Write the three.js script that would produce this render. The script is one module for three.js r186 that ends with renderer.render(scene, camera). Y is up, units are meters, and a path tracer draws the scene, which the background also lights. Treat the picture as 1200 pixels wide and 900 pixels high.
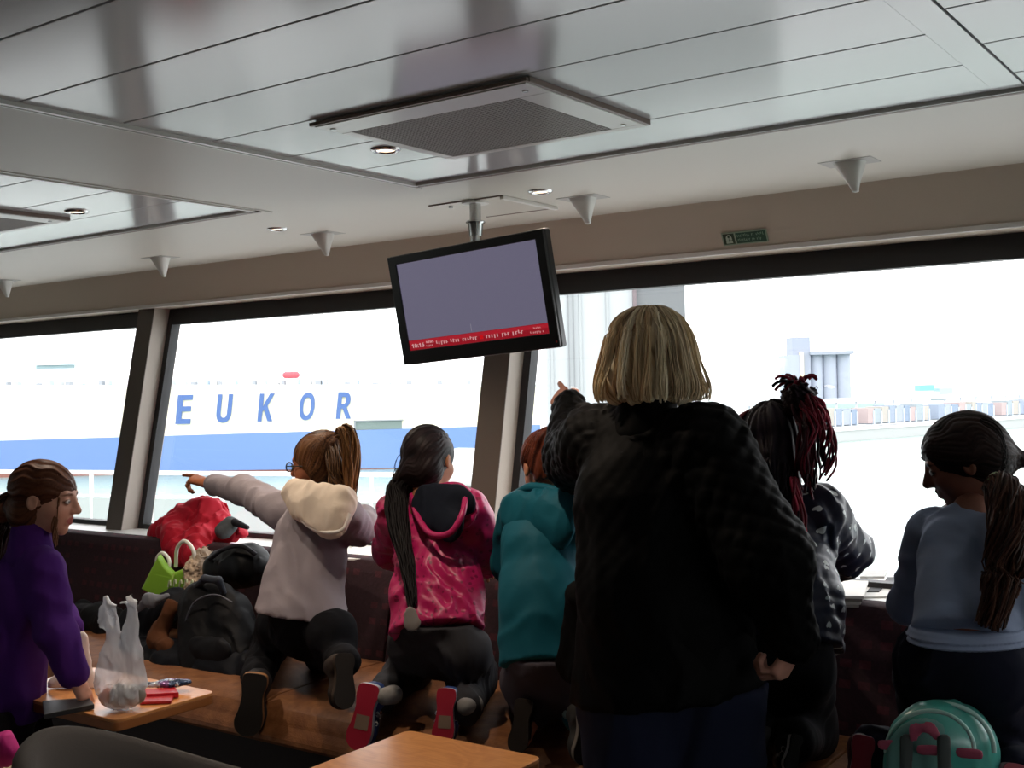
import * as THREE from 'three';
import { RoundedBoxGeometry } from 'three/addons/geometries/RoundedBoxGeometry.js';
import { mergeGeometries, mergeVertices } from 'three/addons/utils/BufferGeometryUtils.js';
import { FontLoader } from 'three/addons/loaders/FontLoader.js';
import { TextGeometry } from 'three/addons/geometries/TextGeometry.js';
import { RectAreaLightUniformsLib } from 'three/addons/lights/RectAreaLightUniformsLib.js';
RectAreaLightUniformsLib.init();

// ------------------------------------------------------------------ camera, sky, light, exposure
const scene = new THREE.Scene();
const FOCAL = 1352.54, EYE = 1.46, DEG = Math.PI / 180;
const camera = new THREE.PerspectiveCamera(2 * Math.atan(450 / FOCAL) / DEG, 1200 / 900, 0.05, 3000);
camera.position.set(0, EYE, 0);
camera.rotation.set(0.2607 * DEG, 35.5643 * DEG, -1.2604 * DEG, 'YXZ');
scene.background = new THREE.Color(1.0, 1.01, 1.03);          // even white overcast sky
scene.backgroundIntensity = 3.2;
const renderer = new THREE.WebGLRenderer({ antialias: true });
renderer.toneMapping = THREE.LinearToneMapping;
renderer.toneMappingExposure = 1.18;
renderer.shadowMap.enabled = true;

// ------------------------------------------------------------------ helpers
const V = (x, y, z) => new THREE.Vector3(x, y, z);
camera.updateMatrixWorld(true);
const ray = (px, py) => V((px - 600) / FOCAL, (450 - py) / FOCAL, -1).applyQuaternion(camera.quaternion);
const atT = (px, py, t) => ray(px, py).multiplyScalar(t).add(camera.position);            // at a depth
const atZ = (px, py, z) => { const d = ray(px, py); return d.multiplyScalar(z / d.z).add(camera.position); };   // on a plane of that z
const atY = (px, py, y) => { const d = ray(px, py); return d.multiplyScalar((y - EYE) / d.y).add(camera.position); };
function mulberry(a) { return () => { a |= 0; a = a + 0x6D2B79F5 | 0; let t = Math.imul(a ^ a >>> 15, 1 | a); t = t + Math.imul(t ^ t >>> 7, 61 | t) ^ t; return ((t ^ t >>> 14) >>> 0) / 4294967296; }; }
const rnd = mulberry(7);
const used = new Map();
function numbered(name) { const n = used.get(name) ?? 0; used.set(name, n + 1); return n ? name + '_' + String(n).padStart(3, '0') : name; }
function shadowed(o) { o.castShadow = o.receiveShadow = true; return o; }
function part(name, geometry, material, parent, label) { const m = shadowed(new THREE.Mesh(geometry, material)); m.name = parent === scene ? numbered(name) : name; if (label) m.userData.label = label; parent.add(m); return m; }
function struct(name, geometry, material, parent = scene) { const m = part(name, geometry, material, parent); if (parent === scene) m.userData.kind = 'structure'; return m; }
function structGroup(name) { const g = new THREE.Group(); g.name = numbered(name); g.userData.kind = 'structure'; scene.add(g); return g; }
function tag(o, label, category, group, kind) { Object.assign(o.userData, { label, category }); if (group) o.userData.group = group; if (kind) o.userData.kind = kind; return o; }
function thing(name, label, category, pos = [0, 0, 0], turn = 0, group) { const g = new THREE.Group(); g.name = numbered(name); g.position.set(...pos); g.rotation.y = turn; scene.add(g); return tag(g, label, category, group); }
const single = (name, geometry, material, label, category, group, kind) => tag(part(name, geometry, material, scene), label, category, group, kind);
const box = (x0, x1, y0, y1, z0, z1) => new THREE.BoxGeometry(x1 - x0, y1 - y0, z1 - z0).translate((x0 + x1) / 2, (y0 + y1) / 2, (z0 + z1) / 2);
const rbox = (w, h, d, r = 0.005, s = 2) => new RoundedBoxGeometry(w, h, d, s, r);
const rboxAt = (x0, x1, y0, y1, z0, z1, r = 0.005, s = 2) => rbox(x1 - x0, y1 - y0, z1 - z0, r, s).translate((x0 + x1) / 2, (y0 + y1) / 2, (z0 + z1) / 2);
const merge = (list) => mergeGeometries(list.map((g) => { const h = g.index ? g.toNonIndexed() : g.clone(); for (const k of Object.keys(h.attributes)) if (!['position', 'normal', 'uv'].includes(k)) h.deleteAttribute(k); return h; }));
const bar = (a, b, r, n = 8) => { const d = b.clone().sub(a), g = new THREE.CylinderGeometry(r, r, d.length(), n); g.applyQuaternion(new THREE.Quaternion().setFromUnitVectors(V(0, 1, 0), d.clone().normalize())); return g.translate(...a.clone().add(b).multiplyScalar(0.5).toArray()); };
const tube = (pts, r, seg = 24, n = 6, closed = false) => new THREE.TubeGeometry(new THREE.CatmullRomCurve3(pts, closed), seg, r, n, closed);
// a slab between two (y, z) profiles: quad extruded along x
function prismX(profile, x0, x1) { const s = new THREE.Shape(profile.map(([y, z]) => new THREE.Vector2(-z, y))); return new THREE.ExtrudeGeometry(s, { depth: x1 - x0, bevelEnabled: false }).rotateY(Math.PI / 2).translate(x0, 0, 0); }
function worldUV(g, s = 1) {   // box-mapped texture coordinates in metres
  if (g.index) g = g.toNonIndexed(); const p = g.attributes.position, n = g.attributes.normal, uv = new Float32Array(p.count * 2);
  for (let i = 0; i < p.count; i++) { const ax = Math.abs(n.getX(i)), ay = Math.abs(n.getY(i)), az = Math.abs(n.getZ(i)); const [u, v] = ay >= ax && ay >= az ? [p.getX(i), p.getZ(i)] : ax > az ? [p.getZ(i), p.getY(i)] : [p.getX(i), p.getY(i)]; uv[2 * i] = u * s; uv[2 * i + 1] = v * s; }
  g.setAttribute('uv', new THREE.BufferAttribute(uv, 2)); return g;
}
// value noise
const hash3 = (x, y, z) => { let h = Math.imul(x, 374761393) ^ Math.imul(y, 668265263) ^ Math.imul(z, 2147483647 - 1274126177); h = Math.imul(h ^ h >>> 13, 1274126177); return ((h ^ h >>> 16) >>> 0) / 4294967296; };
function noise3(x, y, z) { const ix = Math.floor(x), iy = Math.floor(y), iz = Math.floor(z); let fx = x - ix, fy = y - iy, fz = z - iz; fx = fx * fx * (3 - 2 * fx); fy = fy * fy * (3 - 2 * fy); fz = fz * fz * (3 - 2 * fz);
  const L = (a, b, t) => a + (b - a) * t, c = (i, j, k) => hash3(ix + i, iy + j, iz + k);
  return L(L(L(c(0, 0, 0), c(1, 0, 0), fx), L(c(0, 1, 0), c(1, 1, 0), fx), fy), L(L(c(0, 0, 1), c(1, 0, 1), fx), L(c(0, 1, 1), c(1, 1, 1), fx), fy), fz) * 2 - 1; }
const fbm = (x, y, z, o = 3) => { let s = 0, a = 0.5; for (let i = 0; i < o; i++) { s += a * noise3(x, y, z); a *= 0.5; x = x * 2 + 7.1; y = y * 2 + 3.3; z = z * 2 + 1.7; } return s; };
// textures: tileable n x n, f(u, v) -> [r, g, b] 0..255 (sRGB) or grey
function texture(n, f, srgb = true, m = n) { const d = new Uint8Array(n * m * 4); for (let j = 0; j < m; j++) for (let i = 0; i < n; i++) { const c = f(i / n, j / m), o = (j * n + i) * 4, a = Array.isArray(c) ? c : [c, c, c]; for (let k = 0; k < 3; k++) d[o + k] = Math.max(0, Math.min(255, a[k])); d[o + 3] = 255; }
  const t = new THREE.DataTexture(d, n, m); t.wrapS = t.wrapT = THREE.RepeatWrapping; t.magFilter = THREE.LinearFilter; t.minFilter = THREE.LinearMipmapLinearFilter; if (srgb) t.colorSpace = THREE.SRGBColorSpace; t.needsUpdate = true; return t; }
const tnoise = (u, v, f, s = 0) => { const a = u * 2 * Math.PI, b = v * 2 * Math.PI, r = f / (2 * Math.PI); return noise3(Math.cos(a) * r + s, Math.sin(a) * r + Math.cos(b) * r * 1.3, Math.sin(b) * r - s); };
function rep(t, x, y = x) { const c = t.clone(); c.repeat.set(x, y); c.needsUpdate = true; return c; }
function canvasTexture(w, h, draw) { const c = document.createElement('canvas'); c.width = w; c.height = h; draw(c.getContext('2d'), w, h); const t = new THREE.CanvasTexture(c); t.colorSpace = THREE.SRGBColorSpace; return t; }
const std = (color, roughness = 0.8, o = {}) => new THREE.MeshStandardMaterial({ color, roughness, ...o });
const phys = (color, roughness = 0.8, o = {}) => new THREE.MeshPhysicalMaterial({ color, roughness, ...o });

// ------------------------------------------------------------------ materials of the place
const weaveBump = texture(128, (u, v) => 128 + 60 * Math.sin(u * 64 * Math.PI) * Math.sin(v * 64 * Math.PI) + 40 * tnoise(u, v, 30), false);
const grainBump = texture(256, (u, v) => 128 + 90 * tnoise(u, v, 60) + 40 * tnoise(u, v, 110, 5), false);
const M = {
  plank: phys('#d6d7da', 0.14),
  band: std('#c9c4b9', 0.42),
  valance: std('#c2b6a6', 0.75, { bumpMap: rep(grainBump, 4), bumpScale: 0.0004 }),
  whiteTrim: std('#dcdad4', 0.28),
  darkGap: std('#262323', 0.8),
  brownTrim: std('#86756c', 0.5),
  frame: std('#26272a', 0.55),
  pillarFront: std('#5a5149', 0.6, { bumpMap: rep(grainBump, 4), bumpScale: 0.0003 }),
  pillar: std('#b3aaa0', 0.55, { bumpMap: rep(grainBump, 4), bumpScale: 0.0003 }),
  glass: new THREE.MeshPhysicalMaterial({ color: '#ffffff', roughness: 0.0, transmission: 1, thickness: 0, ior: 1.5 }),
  ledge: std('#d8d7d3', 0.35),
  wall: std('#b9ad9d', 0.8),
  carpet: std('#2a2428', 1),
  chrome: std('#c9cbcb', 0.22, { metalness: 1 }),
  steel: std('#a7a9a9', 0.35, { metalness: 1 }),
  blackPlastic: std('#0d0f11', 0.3),
};
const benchTex = texture(256, (u, v) => { const cu = Math.floor(u * 8), cv = Math.floor(v * 8), k = hash3(cu, cv, 3), fu = u * 8 - cu, fv = v * 8 - cv, inside = fu > 0.2 && fu < 0.8 && fv > 0.3 && fv < 0.7 ? 1 : 0, n = 8 * tnoise(u, v, 80); const b = inside && k > 0.35 ? [58 + 14 * k, 24, 34] : [42, 17, 27]; return b.map((c) => c + n); });
M.bench = std('#ffffff', 0.9, { map: benchTex, bumpMap: rep(weaveBump, 6), bumpScale: 0.0006 });
const tanTex = texture(256, (u, v) => { const n = 14 * tnoise(u, v, 20) + 8 * tnoise(u, v, 70, 3); return [122 + n, 77 + n * 0.9, 42 + n * 0.7]; });
M.seat = std('#ffffff', 0.6, { map: tanTex, bumpMap: rep(grainBump, 3), bumpScale: 0.0006 });
const woodTex = texture(512, (u, v) => { const g = Math.sin((v * 7 + 1.4 * tnoise(u, v, 5) + 0.5 * tnoise(u, v, 14, 2)) * 2 * Math.PI) * 0.5 + 0.5, f = noise3(u * 6, v * 150, 4) + 0.6 * noise3(u * 9, v * 320, 8), s = 0.3 * g + 0.5 * (f * 0.4 + 0.5); return [206 + 30 * s, 138 + 32 * s, 80 + 26 * s]; });
M.wood = phys('#ffffff', 0.34, { map: woodTex, clearcoat: 0.3, clearcoatRoughness: 0.25 });
M.woodEdge = std('#9a5f30', 0.5);

// ------------------------------------------------------------------ room shell
const XL = -8.6, XR = 3.6, ZB = 4.6, YC = 2.083;
struct('floor', box(XL - 0.2, XR + 0.2, -0.15, 0, -4.0, ZB + 0.2), M.carpet);
// ceiling: level bands with recessed fields of painted metal planks
const ceiling = structGroup('ceiling');
const ZE = -2.68;                                            // front edge of the plank fields
struct('roof_slab', box(XL - 0.2, XR + 0.2, YC + 0.10, YC + 0.25, -4.1, ZB + 0.2), M.darkGap, ceiling);
struct('soffit', box(XL, XR, YC, YC + 0.1, -3.62, ZE), M.band, ceiling);
const fields = [[-8.45, -5.39], [-4.69, -2.96], [-2.26, -0.53], [-0.53, 1.2], [1.9, 3.6]];
const bands = [[XL, -8.45], [-5.39, -4.69], [-2.96, -2.26], [1.2, 1.9]];
for (const [a, b] of bands) struct('beam', box(a, b, YC, YC + 0.1, ZE, ZB), M.band, ceiling);
const pitch = 0.2565;
for (const [a, b] of fields) {
  const seamed = a === -2.26, hi = seamed ? b - 0.062 : b;
  for (let k = 0; ZE + k * pitch < ZB; k++) {
    const z0 = ZE + 0.02 + k * pitch + (k ? 0.0025 : 0), z1 = ZE + 0.02 + (k + 1) * pitch - 0.0025;
    const off = k && k % 1 === 0 ? (b === 1.2 ? 0.13 : 0) : (b === 1.2 ? 0.13 : 0);
    struct('plank', rboxAt(a + (a === -0.53 ? 0.002 : 0.012), hi - 0.003, YC + 0.004 + 0.0006 * hash3(k, Math.round(a * 10), 1), YC + 0.03, Math.max(ZE + 0.018, z0 - off), Math.min(ZB, z1 - off), 0.0016, 1), M.plank, ceiling);
  }
  if (seamed) struct('plank_end_strip', box(hi - 0.0028, b - 0.003, YC + 0.004, YC + 0.03, ZE + 0.018, ZB), M.plank, ceiling);
  struct('edge_profile', box(a, b, YC - 0.004, YC + 0.02, ZE + 0.002, ZE + 0.010), M.whiteTrim, ceiling);
  struct('edge_shadow_profile', box(a, b, YC - 0.005, YC + 0.02, ZE - 0.012, ZE + 0.002), M.brownTrim, ceiling);
}
for (const x of [-5.39, -4.69, -2.96, -2.26, 1.2, 1.9]) { const s = fields.some((f) => f[0] === x) ? 1 : -1;
  struct('edge_profile', box(Math.min(x, x + s * 0.012), Math.max(x, x + s * 0.012), YC - 0.005, YC + 0.02, ZE - 0.02, ZB), M.whiteTrim, ceiling);
  struct('edge_profile', box(Math.min(x - s * 0.016, x - s * 0.022), Math.max(x - s * 0.016, x - s * 0.022), YC - 0.003, YC + 0.02, ZE - 0.05, ZB), M.whiteTrim, ceiling); }
// front: valance, window row leaning outwards, pillars, ledge, apron
const lean = 0.2034;                                          // z per metre of height
const glassZ = (y) => -3.625 - lean * (y - 0.806);
const valance = struct('wall_front', prismX([[YC + 0.1, -3.56], [YC, -3.585], [1.925, -3.672], [1.912, -3.70], [1.912, -3.98], [YC + 0.1, -4.0]], XL, XR), M.valance);
struct('trim_1', prismX([[1.925, -3.668], [1.925, -3.69], [1.911, -3.70], [1.911, -3.674]], XL, XR), M.whiteTrim);
struct('window_sill', box(XL, XR, 0.775, 0.806, -3.72, -3.335), M.ledge);
struct('wall_front_apron', box(XL - 0.2, XR + 0.2, -0.15, 0.775, -3.74, -3.60), M.wall);
const pillarX = [-7.17, -4.90, -2.63, -0.36, 1.91];          // right faces of the pillars
const px0 = [XL, ...pillarX], px1 = [...pillarX.map((x) => x - 0.128), XR];
pillarX.forEach((x, i) => {
  const w = 0.125, y0 = 0.8, y1 = 1.93, out = 0.119;
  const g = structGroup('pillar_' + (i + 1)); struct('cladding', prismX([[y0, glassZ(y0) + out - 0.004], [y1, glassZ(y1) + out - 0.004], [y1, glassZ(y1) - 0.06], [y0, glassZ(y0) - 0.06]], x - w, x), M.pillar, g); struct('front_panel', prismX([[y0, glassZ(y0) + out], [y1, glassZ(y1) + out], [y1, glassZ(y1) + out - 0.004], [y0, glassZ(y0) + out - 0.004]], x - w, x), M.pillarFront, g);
});
for (let i = 0; i < px0.length; i++) {
  const a = px0[i], b = px1[i], w = structGroup('window_' + (i + 1)), y0 = 0.806, y1 = 1.915, t = 0.035;
  const rail = (ya, yb) => prismX([[ya, glassZ(ya) + 0.02], [yb, glassZ(yb) + 0.02], [yb, glassZ(yb) - 0.03], [ya, glassZ(ya) - 0.03]], a, b);
  const stile = (xa, xb) => prismX([[y0, glassZ(y0) + 0.022], [y1, glassZ(y1) + 0.022], [y1, glassZ(y1) - 0.03], [y0, glassZ(y0) - 0.03]], xa, xb);
  struct('frame_bottom', rail(y0, y0 + 0.022), M.frame, w); struct('frame_top', rail(y1 - 0.085, y1), M.frame, w);
  struct('frame_side', stile(a, a + t), M.frame, w); struct('frame_side', stile(b - t, b), M.frame, w);
  struct('pane', prismX([[y0, glassZ(y0) - 0.004], [y1, glassZ(y1) - 0.004], [y1, glassZ(y1) - 0.010], [y0, glassZ(y0) - 0.010]], a, b), M.glass, w);
}
// side and rear walls with the saloon's other windows (outside the frame; the room is lit from them too)
for (const [side, x, s] of [['left', XL, -1], ['right', XR, 1]]) {
  const X = (a, b) => [Math.min(x + s * a, x + s * b), Math.max(x + s * a, x + s * b)];
  const o = s < 0 ? [0.6, 2.2, 2.5, 4.1] : [-2.4, -0.9, -0.6, 1.1];
  struct('wall_' + side, merge([box(...X(0, 0.15), 0, 0.86, -4.0, ZB + 0.2), box(...X(0, 0.15), 1.62, YC + 0.1, -4.0, ZB + 0.2), box(...X(0, 0.15), 0.86, 1.62, -4.0, o[0]), box(...X(0, 0.15), 0.86, 1.62, o[1], o[2]), box(...X(0, 0.15), 0.86, 1.62, o[3], ZB + 0.2)]), M.wall);
}
struct('wall_back', box(XL - 0.2, XR + 0.2, 0, YC + 0.1, ZB, ZB + 0.15), M.wall);

// ------------------------------------------------------------------ bench under the windows
const bench = thing('bench', 'long built-in bench with maroon patterned backrest and tan seat below the windows', 'bench', [0, 0, 0]);
for (let i = 0; i < 8; i++) { const a = -8.3 + i * 1.35, b = a + 1.345; if (a > 3) break;
  part('backrest', worldUV(prismRound([[0.44, -3.30], [0.44, -3.20], [0.62, -3.235], [0.77, -3.27], [0.812, -3.295], [0.82, -3.33], [0.80, -3.36], [0.44, -3.36]], a, b), 2.2), M.bench, bench);
}
for (let i = 0; i < 6; i++) { const a = -8.3 + i * 1.8, b = Math.min(a + 1.795, 3.4);
  part('seat_cushion', worldUV(prismRound([[0.33, -3.22], [0.455, -3.22], [0.462, -2.9], [0.458, -2.66], [0.44, -2.605], [0.40, -2.58], [0.33, -2.58]], a, b), 1.5), M.seat, bench); }
part('plinth', box(-8.3, 3.4, 0, 0.33, -3.58, -2.64), std('#241a18', 0.7), bench);
function prismRound(profile, x0, x1) { const pts = []; const c = new THREE.CatmullRomCurve3(profile.map(([y, z]) => V(-z, y, 0)), true, 'catmullrom', 0.25).getPoints(48); const s = new THREE.Shape(c.map((p) => new THREE.Vector2(p.x, p.y)));
  const g = new THREE.ExtrudeGeometry(s, { depth: x1 - x0 - 0.012, bevelEnabled: true, bevelSize: 0.006, bevelThickness: 0.006, bevelOffset: -0.006, bevelSegments: 2 }).rotateY(Math.PI / 2).translate(x0 + 0.006, 0, 0); g.computeVertexNormals(); return g; }

// ------------------------------------------------------------------ ceiling fittings
function ceilingVent(x0, x1, z0, z1, label) {
  const v = thing('ceiling_vent', label, 'vent'), y = YC + 0.004, fw = 0.07;
  const fr = [[x0, x1, z1 - 0.088, z1], [x0, x1, z0, z0 + 0.028], [x0, x0 + 0.03, z0 + 0.0282, z1 - 0.0882], [x1 - fw - 0.01, x1, z0 + 0.0282, z1 - 0.0882]];
  part('frame', merge(fr.map(([a, b, c, d]) => rboxAt(a, b, y - 0.014, y, c, d, 0.002, 1))), M.whiteTrim, v);
  part('lip', merge([rboxAt(x0 - 0.008, x1 + 0.008, y - 0.012, y - 0.004, z1, z1 + 0.01, 0.001, 1), rboxAt(x1, x1 + 0.01, y - 0.012, y, z0, z1, 0.001, 1)]), M.brownTrim, v);
  part('backing', box(x0 + 0.03, x1 - 0.07, y - 0.006, y - 0.002, z0 + 0.02, z1 - 0.08), std('#4a4645', 0.9), v);
  const wires = [], gx0 = x0 + 0.03, gx1 = x1 - 0.08, gz0 = z0 + 0.028, gz1 = z1 - 0.088;
  for (let x = gx0; x <= gx1; x += 0.011) wires.push(box(x - 0.0016, x + 0.0016, y - 0.013, y - 0.011, gz0, gz1));
  for (let z = gz0; z <= gz1; z += 0.011) wires.push(box(gx0, gx1, y - 0.0125, y - 0.0105, z - 0.0016, z + 0.0016));
  const w = part('grille_mesh', merge(wires), std('#a9a4a0', 0.5), v); w.userData.kind = 'stuff';
  for (const [sx, sz] of [[x1 - 0.035, z1 - 0.05], [x1 - 0.035, z0 + 0.05], [x0 + 0.02, z1 - 0.04]]) part('screw', new THREE.CylinderGeometry(0.007, 0.007, 0.003, 14).translate(sx, y - 0.0145, sz), M.steel, v);
}
ceilingVent(-1.905, -1.312, -2.406, -1.905, 'large square ceiling vent with grey mesh grille and white frame near the television');
ceilingVent(-4.15, -3.555, -2.36, -1.98, 'square ceiling vent with dark grille at the left edge, beside a downlight');
const lampGlow = std('#fff4e6', 0.5, { emissive: '#ffe6c8', emissiveIntensity: 2.2 });
function downlight(x, z, label, y = YC) {
  const d = thing('downlight', label, 'downlight', [x, y, z]);
  part('trim_ring', new THREE.LatheGeometry([[0.024, 0.012], [0.024, 0.0], [0.027, -0.006], [0.034, -0.006], [0.04, -0.001], [0.04, 0.004]].map(([a, b]) => new THREE.Vector2(a, b)), 32), M.chrome, d);
  part('lamp_lens', new THREE.CylinderGeometry(0.025, 0.025, 0.004, 28).translate(0, 0.0, 0), lampGlow, d);
  const l = new THREE.SpotLight('#ffe8d0', 2.1, 0, 1.05, 0.6); l.name = 'downlight_lamp'; l.position.set(0, -0.012, 0); l.target.position.set(0, -1, 0); l.castShadow = true; d.add(l, l.target);
}
downlight(-1.989, -2.243, 'round lit downlight beside the large mesh ceiling vent', YC + 0.004);
downlight(-3.416, -2.298, 'round lit downlight beside the dark vent at far left', YC + 0.004);
downlight(-3.23, -3.022, 'round lit downlight in the soffit left of the television');
downlight(-2.033, -3.02, 'round lit downlight in the soffit above the television, beside its ceiling hatch');
// tapered ceiling nozzles on square plates
const plateG = rbox(0.15, 0.003, 0.10, 0.001, 1);
{ const s = new THREE.Shape(); }
function nozzleGeometry() {   // a curved scoop that narrows downwards and outwards
  const rows = 14, cols = 20, pos = [], idx = [];
  for (let i = 0; i <= rows; i++) { const t = i / rows, w = 0.036 * (1 - t) ** 1.3 + 0.009, d = 0.03 * (1 - t) + 0.007, y = -0.085 * t ** 0.9, ox = 0.012 * t, oz = -0.008 * t;
    for (let j = 0; j <= cols; j++) { const a = j / cols * Math.PI * 2, cx = Math.cos(a), cz = Math.sin(a), e = 0.7; pos.push(ox + w * Math.sign(cx) * Math.abs(cx) ** e, y, oz + d * Math.sign(cz) * Math.abs(cz) ** e); } }
  for (let i = 0; i < rows; i++) for (let j = 0; j < cols; j++) { const a = i * (cols + 1) + j, b = a + cols + 1; idx.push(a, b, a + 1, b, b + 1, a + 1); }
  const last = pos.length / 3; pos.push(0.012, -0.087, -0.008); for (let j = 0; j < cols; j++) idx.push(rows * (cols + 1) + j, last, rows * (cols + 1) + j + 1);
  const g = new THREE.BufferGeometry(); g.setAttribute('position', new THREE.Float32BufferAttribute(pos, 3)); g.setIndex(idx); const m = mergeVertices(g); m.computeVertexNormals(); return m;
}
const nozG = nozzleGeometry(), nozM = std('#eceeea', 0.25);
const nozzle0 = thing('ceiling_nozzle', 'tapered chrome ceiling nozzle on a square plate, right of the green sign', 'ceiling nozzle', [-1.112, YC, -3.226]);
part('square_plate', plateG, std('#a8a6a1', 0.4), nozzle0); part('spout', nozG, nozM, nozzle0); part('slot', box(-0.03, 0.03, -0.004, -0.0016, 0.008, 0.03), M.darkGap, nozzle0);
for (const [x, z, l] of [[-2.003, -3.225, 'tapered chrome ceiling nozzle on a square plate, just right of the television pole'], [-3.21, -3.241, 'tapered chrome ceiling nozzle beside a downlight, just left of the television'], [-4.271, -3.291, 'tapered chrome ceiling nozzle above the left window pillar'], [-5.634, -3.356, 'tapered chrome ceiling nozzle at the far left edge of the ceiling']]) {
  const c = nozzle0.clone(); c.name = numbered('ceiling_nozzle'); c.position.set(x, YC, z); c.userData = { ...nozzle0.userData, label: l }; scene.add(c); }
// hatch, television on its pole
const hatch = thing('ceiling_hatch', 'square white access hatch in the soffit around the television pole', 'hatch', [-2.32, YC, -3.16]);
part('panel', rbox(0.29, 0.006, 0.32, 0.002, 1), M.band, hatch); part('edge_strip', rboxAt(0.143, 0.158, -0.012, 0, -0.16, 0.16, 0.002, 1), M.whiteTrim, hatch);
part('rim', box(-0.15, 0.15, -0.004, 0, -0.168, -0.16), M.brownTrim, hatch); part('rim', box(-0.15, 0.15, -0.004, 0, 0.16, 0.166), M.brownTrim, hatch);
part('latch', new THREE.CylinderGeometry(0.008, 0.008, 0.008, 16).translate(-0.09, -0.006, 0.12), M.steel, hatch);
const tv = thing('television', 'flat black television with grey picture and red news ticker hung from the ceiling', 'television');
const tvPos = atT(552, 352, 3.65), TW = 0.622, TH = TW / 1.715;
tv.position.copy(tvPos); tv.rotation.set(8.3 * DEG, 1.0 * DEG, 3.4 * DEG, 'YXZ');
part('casing', rbox(TW, TH, 0.034, 0.008, 3).translate(0, 0, -0.017), M.blackPlastic, tv);
part('rear_cover', rbox(TW * 0.72, TH * 0.7, 0.04, 0.015, 3).translate(0, 0, -0.06), M.blackPlastic, tv);
const screenTex = canvasTexture(1024, 600, (c, w, h) => {
  c.fillStyle = '#6e6a80'; c.fillRect(0, 0, w, h);
  c.fillStyle = '#9a1624'; c.fillRect(0, 528, w, 72); c.fillStyle = '#b3202f'; c.fillRect(0, 532, w, 26);
  c.fillStyle = '#e9b6b6'; c.font = 'bold 40px sans-serif'; c.fillText('10:16', 18, 581);
  c.font = 'bold 22px sans-serif'; c.fillText('NEWS', 132, 560);
  const r = mulberry(21); const strokes = (x0, x1, y, s) => { let x = x0; while (x < x1) { const n = 3 + Math.floor(r() * 5); for (let k = 0; k < n && x < x1; k++) { c.fillRect(x, y - (r() > 0.75 ? s * 1.3 : s), s * 0.42, r() > 0.75 ? s * 1.3 : s); if (r() > 0.4) c.fillRect(x, y - s * (r() > 0.5 ? 1 : 0.5), s * 0.8, s * 0.22); x += s * 0.98; } x += s * 0.8; } };
  c.fillStyle = '#dca0a0'; strokes(132, 190, 582, 11); strokes(210, 520, 576, 19); c.fillStyle = '#d01018'; c.fillRect(535, 552, 26, 26); c.fillStyle = '#dca0a0'; strokes(580, 850, 576, 20); strokes(915, 965, 556, 9); strokes(890, 985, 584, 11);
  c.fillStyle = '#8b8798'; c.fillRect(482, 470, 5, 50);
});
const SW = TW * 0.895, SH = TH * 0.80;
const bez = new THREE.Shape(); bez.moveTo(-TW / 2 + 0.004, -TH / 2 + 0.004); bez.lineTo(TW / 2 - 0.004, -TH / 2 + 0.004); bez.lineTo(TW / 2 - 0.004, TH / 2 - 0.004); bez.lineTo(-TW / 2 + 0.004, TH / 2 - 0.004);
const hole = new THREE.Path(); const sy0 = -TH / 2 + TH * 0.125; hole.moveTo(-SW / 2, sy0); hole.lineTo(-SW / 2, sy0 + SH); hole.lineTo(SW / 2, sy0 + SH); hole.lineTo(SW / 2, sy0); bez.holes.push(hole);
part('bezel', new THREE.ExtrudeGeometry(bez, { depth: 0.006, bevelEnabled: true, bevelSize: 0.002, bevelThickness: 0.002, bevelSegments: 1 }), M.blackPlastic, tv);
part('screen', new THREE.PlaneGeometry(SW, SH).translate(0, sy0 + SH / 2, 0.002), new THREE.MeshStandardMaterial({ color: '#15151a', roughness: 0.25, emissive: '#ffffff', emissiveMap: screenTex, emissiveIntensity: 0.68 }), tv);
part('standby_light', new THREE.SphereGeometry(0.003, 8, 6).translate(TW / 2 - 0.012, -TH / 2 + 0.02, 0.008), std('#c03030', 0.4), tv);
const tvLight = new THREE.RectAreaLight('#cfcbe0', 0.25, SW, SH); tvLight.name = 'television_glow'; tvLight.position.set(0, sy0 + SH / 2, 0.012); tvLight.rotation.y = Math.PI; tv.add(tvLight);
const poleTop = atY(562, 240, YC), poleX = -2.30, poleZ = -3.03;
const tvMount = thing('television_pole', 'chrome ceiling pole and bracket that carries the television', 'pole', [poleX, 0, poleZ]);
part('tube', new THREE.CylinderGeometry(0.019, 0.019, YC - 1.72, 24).translate(0, (YC + 1.72) / 2, 0), M.chrome, tvMount);
part('collar', new THREE.LatheGeometry([[0.019, 0], [0.03, 0.001], [0.033, 0.006], [0.026, 0.012], [0.022, 0.05], [0.019, 0.05]].map(([a, b]) => new THREE.Vector2(a, -b)), 24).translate(0, YC - 0.065, 0), M.chrome, tvMount);
part('ceiling_flange', new THREE.CylinderGeometry(0.045, 0.045, 0.008, 28).translate(0, YC - 0.006, 0), M.whiteTrim, tvMount);
part('bracket', merge([rbox(0.16, 0.1, 0.012, 0.003).translate(0.06, 1.76, 0.035), rbox(0.04, 0.05, 0.05, 0.004).translate(0.0, 1.76, 0.012)]), M.blackPlastic, tvMount);
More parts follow.
